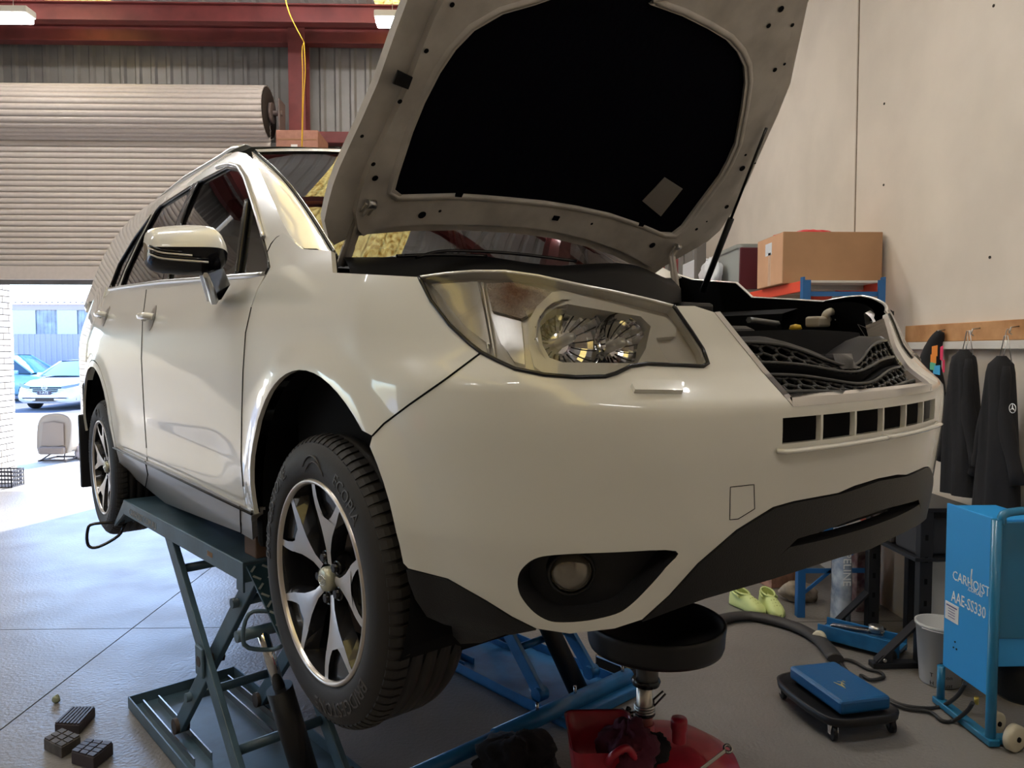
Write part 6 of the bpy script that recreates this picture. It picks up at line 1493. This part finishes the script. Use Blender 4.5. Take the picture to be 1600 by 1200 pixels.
for cx, nx in ((-5.2, 'leftmost'), (-1.9, 'middle'), (1.2, 'rightmost')):  # unseen battens added to brighten the room, wall and roller door
    for cy, ny in ((2.2, 'in the row above the raised car'), (-1.2, 'in the row behind the camera')):
        batten(cx, cy, 4.45, nx + ' added unseen white LED batten ' + ny, m=M_LED if cy > 0 else M_LED2)
    batten(cx, 7.2, 5.5, nx + ' added unseen white LED batten under the roof in front of the roller door')

# unseen workbench with coloured boxes, added for reflections in the doors
wbn = thing('workbench', 'added unseen grey steel workbench left of the picture, mirrored in the car doors', 'workbench', (-4.6, 2.2, 0))
MB().box((-4.6, 2.2, .88), (.7, 2.4, .05), bev=.005).build('bench_top', mat('bench_grey', (.22, .22, .24), .5), wbn)
for x in (-4.9, -4.3):
    for y in (1.05, 3.35): MB().box((x, y, .43), (.06, .06, .86)).build('leg', MATS['bench_grey'], wbn)
MB().box((-4.6, 2.2, .2), (.66, 2.3, .03)).build('bench_shelf', MATS['bench_grey'], wbn)
for k, (x, y, z, w_, h_, c_, nm) in enumerate(((-4.6, 1.3, .907, .4, .3, (.60, .03, .03), 'red'), (-4.55, 1.9, .907, .35, .22, (.8, .8, .78), 'white'), (-4.6, 2.5, .907, .45, .35, (.10, .30, .60), 'blue'), (-4.6, 3.05, .907, .35, .25, (.75, .45, .08), 'yellow'), (-4.6, 1.5, .217, .5, .4, (.78, .77, .72), 'cream'), (-4.6, 2.2, .217, .4, .35, (.55, .05, .05), 'dark red'), (-4.6, 2.9, .217, .5, .3, (.05, .35, .65), 'bright blue'))):
    o = MB().box((x, y, z + h_ / 2), (w_, w_, h_), bev=.01).build('parts_box', mat('pb%d' % k, c_, .5)); origin(o, (x, y, z)); tag(o, nm + ' added parts box on the unseen workbench left of the picture', 'box')

# ================================================================== BACK OF THE ROOM
# yellow strap
P_ = [atD(x, y, 7.6) for x, y in ((443, -12), (452, 20), (462, 42), (475, 66))]
mb = MB(); mb.tube(cr(P_, 4), .020, 6, flat=.25)
P2_ = [atD(x, y, 7.6) for x, y in ((475, 66), (477, 110), (474, 160), (472, 240))]; mb2 = MB(); 
P3_ = [atD(x, y, 7.6) for x, y in ((475, 66), (472, 80), (473, 130), (471, 242))]
st_ = thing('strap', 'yellow webbing strap hanging from the roof beside the red steel column', 'strap', P_[0])
mb.build('strap_upper', M_YEL, st_); MB().tube(cr(P2_, 4), .012, 6, flat=.3).build('strap_tail', M_YEL, st_); MB().tube(cr(P3_, 4), .012, 6, flat=.3).build('strap_tail', M_YEL, st_)
# high rack with box, hidden by the car below
br = thing('pallet_rack', 'red steel rack behind the car carrying a cardboard box beside the roller door', 'rack', (-1.95, 8.4, 0))
zbx = atD(470, 246, 8.1).z - .06
for x in (-2.45, -1.45):
    for y in (8.15, 8.75): MB().box((x, y, zbx / 2), (.07, .07, zbx), bev=.004).build('post', M_STEELRED, br)
for z in (1.4, zbx - .04):
    for y in (8.15, 8.75): MB().box((-1.95, y, z), (1.07, .05, .09), bev=.004).build('beam', M_STEELRED, br)
    MB().box((-1.95, 8.45, z + .05), (1.0, .62, .02)).build('deck', M_CARD, br)
x0_, x1_ = atD(431, 220, 8.15).x, atD(497, 220, 8.15).x; zt5 = atD(460, 203, 8.15).z
t = thing('cardboard_box', 'reddish cardboard box high up beside the end of the roller door', 'box', ((x0_ + x1_) / 2, 8.4, zbx + .02))
MB().box(((x0_ + x1_) / 2, 8.4, (zbx + .022 + zt5) / 2), (x1_ - x0_, .5, zt5 - zbx - .022), bev=.008).build('box_body', mat('reddish_card', (.36, .17, .12), .85, noise=.15), t)
MB().box(((x0_ + x1_) / 2 - .03, 8.148, zt5 - .18), (.07, .004, .05)).build('label', M_PAPER, t)
MB().box(((x0_ + x1_) / 2, 8.149, zt5 - .10), (x1_ - x0_ - .03, .003, .012)).build('box_seam', MATS['brown_tape'] if 'brown_tape' in MATS else M_TAPE, t)
# lower stack seen between windscreen and bonnet
def pbox(px0, px1, pyt, Y, d_, m, lb, z0=0., nm='cardboard_box'):
    a, b = atD(px0, pyt, Y), atD(px1, pyt, Y); zt__ = a.z; t = thing(nm, lb, 'box' if 'box' in nm else 'carton', ((a.x + b.x) / 2, Y + d_ / 2, z0))
    MB().box(((a.x + b.x) / 2, Y + d_ / 2, (z0 + zt__) / 2 + .001), (b.x - a.x, d_, zt__ - z0 - .002), bev=.006).build('box_body', m, t); 
    MB().box(((a.x + b.x) / 2, Y - .001, zt__ - .12), (.06, .003, .22)).build('tape', M_TAPE, t); return t
rk2 = thing('storage_rack', 'dark red shelving loaded with boxes against the back wall, seen under the bonnet edge', 'rack', (1.45, 8.6, 0))
for x in (.95, 2.05):
    for y in (8.3, 8.95): MB().box((x, y, 1.5), (.05, .05, 3.0)).build('post', M_STEELRED, rk2)
for z in (.5, 1.5, 2.35): MB().box((1.5, 8.62, z), (1.16, .70, .04)).build('shelf', M_STEELRED, rk2)
pbox(968, 993, 392, 8.35, .4, mat('orange_card', (.75, .33, .14), .8), 'bright orange-brown carton on the back rack, left one below the bonnet edge', 2.371)
pbox(995, 1030, 398, 8.4, .4, mat('brown_card2', (.40, .20, .09), .8), 'dark brown carton on the back rack beside the orange one', 2.371)
pbox(930, 966, 380, 8.35, .4, mat('darkred_card', (.20, .05, .04), .8), 'dark red carton on the back rack left of the orange one', 2.371)
# white cabinet and grey column in the far right corner
t = MB().box((2.22, 7.55, 1.32), (.44, .5, 2.64), bev=.015).build('tall_cabinet', mat('pale_cabinet', (.70, .74, .80), .35)); origin(t, (2.22, 7.55, 0)); tag(t, 'tall pale cabinet in the far corner, seen right of the bonnet hinge', 'cabinet')
q_ = atD(1094, 400, 6.98); t = MB().box((q_.x, 6.98, 1.5), (.09, .09, 3.0), bev=.006).build('trim_7', mat('grey_post', (.14, .13, .12), .6)); struct(t)

# ================================================================== OUTSIDE: SEAT, CLOTH, CARS
sp0 = atZ(88, 722, 0); st = thing('removed_vehicle_seat', 'removed grey-beige car seat standing on the sunlit concrete outside', 'car seat', sp0)
sx, sy = sp0.x, sp0.y; M_SB = mat('seat_vinyl', (.33, .28, .22), .6); M_SF = mat('seat_shell', (.24, .19, .15), .6)
def seatrow(y_off, grow): 
    pts = [(-.24, .14), (-.27, .25), (-.275, .45), (-.26, .62), (-.20, .72), (-.08, .755), (.08, .755), (.19, .71), (.235, .62), (.24, .45), (.225, .25), (.20, .14)]
    return [(sx + x * grow, sy + y_off + .10 * (z - .14), .14 + (z - .14) * (grow * .5 + .5)) for x, z in [tuple(p) for p in cr(pts, 3)]]
mb = MB(); mb.grid([seatrow(-.05, .90), seatrow(-.06, .97), seatrow(-.02, 1.0), seatrow(.05, 1.0), seatrow(.09, .93)], True); 
for r_, fl_ in ((seatrow(-.05, .90), 0), (seatrow(.09, .93), 1)): mb.add(r_, [list(range(len(r_)))])
mb.build('backrest', M_SB, st)
mb = MB(); mb.add([(sx + x, sy - .075 + .10 * (z - .14), z) for x, z in ((-.19, .27), (-.17, .60), (-.02, .63), (.14, .60), (.16, .27), (0, .25))], [list(range(6))]); mb.add([(sx + x, sy - .05 + .1 * (z - .14), z) for x, z in ((-.2, .26), (-.18, .615), (-.02, .645), (.15, .615), (.17, .26), (0, .235))], [list(range(6))]); mb.build('rear_panel', mat('seat_panel', (.28, .225, .175), .65), st)
MB().box((sx - .02, sy - .02, .19), (.40, .18, .12), bev=.03).build('seat_base', M_SF, st)
MB().box((sx - .02, sy + .25, .20), (.44, .40, .12), bev=.04).build('seat_cushion', M_SB, st)
mb = MB()
for a, b in (((-.22, -.02), (.18, -.02)), ((-.22, .4), (.18, .4)), ((-.22, -.08), (-.22, .45)), ((.18, -.08), (.18, .45))): mb.bar((sx + a[0], sy + a[1], .03), (sx + b[0], sy + b[1], .03), .03, .03)
mb.bar((sx - .2, sy - .05, .04), (sx - .1, sy + .1, .14), .015, .02); mb.bar((sx + .15, sy - .05, .04), (sx + .08, sy + .1, .14), .015, .02); mb.build('seat_rail', mat('rail_dark', (.12, .10, .09), .5, .5), st)
q_ = atZ(113, 718, 0); mb = MB(); blob(mb, Vector((q_.x + .16, q_.y + .1, .13)), (.13, .16, .15), 14, .3, 22, 14, fl=-.128); o = mb.build('cloth_bundle', mat('grey_cloth', (.48, .44, .46), .9)); origin(o, (q_.x + .16, q_.y + .1, 0)); tag(o, 'grey-white cloth bundle lying right of the removed car seat', 'cloth')

def simple_car(loc, yaw, paint, name, label, L=4.7, W=1.83, Hh=1.45, hatch=False, face=True):
    t = thing(name, label, 'car', loc); t.rotation_euler = (0, 0, yaw); ROOT[t.name] = Vector((0, 0, 0))
    # local: front at +X... origin at centre
    h2 = L / 2; xs = [-h2, -h2 + .05, -h2 + .3, -h2 + .9, -.6, .6, h2 - 1.15, h2 - .6, h2 - .22, h2 - .05, h2]
    top = [.62, .80, .98, 1.02, .98, .96, .93, .86, .74, .60, .45] if not hatch else [.62, .85, 1.0, 1.02, 1.0, .98, .95, .88, .76, .60, .45]
    hw = [.70, .80, .87, .90, .915, .915, .905, .89, .86, .78, .66]; bot = [.35, .28, .22, .20, .20, .20, .20, .20, .20, .22, .30]
    rows = []
    for x, tz_, w__, b_ in zip(xs, top, hw, bot):
        w__ *= W / 1.83; half = [(0, b_), (w__ * .8, b_), (w__ * .97, b_ + .08), (w__, (b_ + tz_) / 2), (w__ * .97, tz_ - .1), (w__ * .86, tz_ - .015), (w__ * .5, tz_ + .02), (0, tz_ + .03)]
        rows.append([(x, -y, z) for y, z in half] + [(x, y, z) for y, z in half[::-1][1:-1]])
    mb = MB(); mb.grid(rows, True, closed_v=True); mb.add(rows[-1], [list(range(len(rows[-1])))]); mb.add(rows[0], [list(range(len(rows[0])))])
    mb.build('body', paint, t, world=False)
    # cabin
    cx = [-h2 + (.35 if hatch else .75), -h2 + (.8 if hatch else 1.35), -.2, .45, 1.25]; ctz = [1.02, Hh - .08, Hh, Hh - .04, .97]; cw = [.70, .62, .62, .62, .76]
    mb = MB(); rows = []
    for x, z, w__ in zip(cx, ctz, cw): rows.append([(x, -w__ * 1.0 - (z < 1.1) * .0, z), (x, w__, z)])
    lo = [(cx[0], .80), (cx[1], .82), (cx[2], .84), (cx[3], .84), (cx[4], .82)]
    mb.grid([[(x, -w__, .96), (x * .999, -(w2), z - .03)] for (x, w__), (w2, z) in zip(lo, zip(cw, ctz))], True); mb.grid([[(x, w__, .96), (x, w2, z - .03)] for (x, w__), (w2, z) in zip(lo, zip(cw, ctz))], True)
    gl = mb.build('side_windows', mat('outdoor_glass', (.05, .10, .14), .08, coat=1.), t, world=False)
    mb = MB(); mb.grid([[(cx[3], -.62, ctz[3] - .02), (cx[3] + .03, 0, ctz[3]), (cx[3], .62, ctz[3] - .02)], [(cx[4], -.78, .97), (cx[4] + .16, 0, .985), (cx[4], .78, .97)]], True); mb.build('windscreen', mat('blue_windscreen', (.04, .20, .42), .06, coat=1.), t, world=False)
    mb = MB(); mb.grid([[(x, -w__ * 1.01, z - .03), (x, -w__ * .9, z + .005), (x, 0, z + .02), (x, w__ * .9, z + .005), (x, w__ * 1.01, z - .03)] for x, z, w__ in zip(cx[:4], ctz[:4], cw[:4])], True); mb.build('roof', paint, t, world=False)
    for s_ in (-1, 1):
        for x, z in ((cx[3] + .1, 0),): MB().tube([(cx[4] + .05, s_ * .80, .96), (cx[3], s_ * .62, ctz[3] - .03), (cx[2], s_ * .62, ctz[2] - .03), (cx[1], s_ * .62, ctz[1] - .03), (cx[0], s_ * .78, 1.0)], .028, 6).build('window_frame', paint, t, world=False)
        MB().tube([(-.05, s_ * .82, .97), (-.12, s_ * .62, Hh - .03)], .03, 6).build('door_pillar', M_BLKG, t, world=False)
        MB().box((.85, s_ * .98, 1.0), (.14, .2, .13), bev=.03).build('mirror', paint, t, world=False)
        for x in (-h2 + .95, h2 - .9):
            MB().lathe([(0, -.10), (.20, -.11), (.23, -.09), (.31, -.10), (.325, -.06), (.325, .08), (0, .08)], (x, s_ * .80, .325), 'Y', 24, R=Matrix.Scale(s_ * -1, 3, (0, 1, 0)) if s_ > 0 else None).build('wheel', M_RUB, t, world=False)
            MB().lathe([(0, s_ * .115), (.19, s_ * .11), (.21, s_ * .09)], (x, s_ * .80, .325), 'Y', 16).build('wheel_cover', M_SAT, t, world=False)
    if face:
        fx_ = h2 - .01
        def F_(y, z, o=0): return (h2 - .03 - .16 * (abs(y) / .8) ** 2.2 + o + (0 if z < .6 else -(z - .6) * .55), y, z)
        mb = MB(); mb.grid([[F_(y, z, .03) for z in (.46, .56, .68)] for y in np.linspace(-.62, .62, 13)], True); g_ = mb.build('grille', M_BLKG, t, world=False)
        for k in range(4): MB().tube([F_(y, .48 + .05 * k, .045) for y in np.linspace(-.64, .64, 13)], .008, 5).build('grille_bar', M_CHR, g_, world=False)
        mb = MB(); mb.grid([[F_(y, z, .045) for z in (.27, .36)] for y in np.linspace(-.55, .55, 11)], True); mb.build('lower_intake', M_BLKG, t, world=False)
        MB().tube([F_(y, .39, .05) for y in np.linspace(-.80, .80, 15)], .02, 6).build('bumper_lip', paint, t, world=False)
        for s_ in (-1, 1):
            mb = MB(); mb.grid([[F_(s_ * y, z, .05) for z in (.62 + .03 * i, .70 + .03 * i)] for i, y in enumerate((.45, .6, .75, .86))], True); mb.build('headlamp', mat('outdoor_lamp', (.35, .38, .42), .15, .5), t, world=False)
            mb = MB(); mb.grid([[F_(s_ * y, z, .04) for z in (.30, .42)] for y in (.60, .70, .82)], True); mb.build('side_intake', M_BLKG, t, world=False)
        c_ = F_(0, .66, .06); mb = MB(); mb.tube([(c_[0], .075 * math.cos(a), .67 + .075 * math.sin(a)) for a in np.linspace(0, 2 * math.pi, 25)[:-1]], .010, 6, closed=True)
        mb.tube([(c_[0], -.032, .728), (c_[0], 0, .680), (c_[0], .032, .728)], .008, 5); mb.tube([(c_[0], -.055, .705), (c_[0], -.025, .62), (c_[0], 0, .668), (c_[0], .025, .62), (c_[0], .055, .705)], .008, 5)
        mb.build('round_badge', M_CHR, t, world=False)
        MB().box((c_[0] + .02, 0, .52), (.02, .38, .11), bev=.004).build('number_plate', mat('plate_dark', (.06, .05, .08), .4), t, world=False)
        text_mb('1-ATE', .10, .002, lambda x, y, z_: (c_[0] + .032 + z_, x, .52 + y)).build('plate_text', M_TEXT_W, t, world=False)
    return t
M_OW = mat('outdoor_white_paint', (.80, .82, .86), .25, coat=1.); M_OB = mat('outdoor_blue_paint', (.35, .60, .74), .25, coat=1.)
wc_ = atD(69, 600, 21.6); simple_car((wc_.x, 21.6 + 2.35, 0), -math.pi / 2, M_OW, 'parked_car', 'white sedan parked outside facing the workshop with a round badge and chrome grille bars')
wc_ = atD(58, 600, 26.2); simple_car((wc_.x - 1.1, 26.4, 0), 0, M_OB, 'parked_car', 'pale blue car parked side-on behind the white sedan outside', L=4.2, Hh=1.62, hatch=True, face=False)
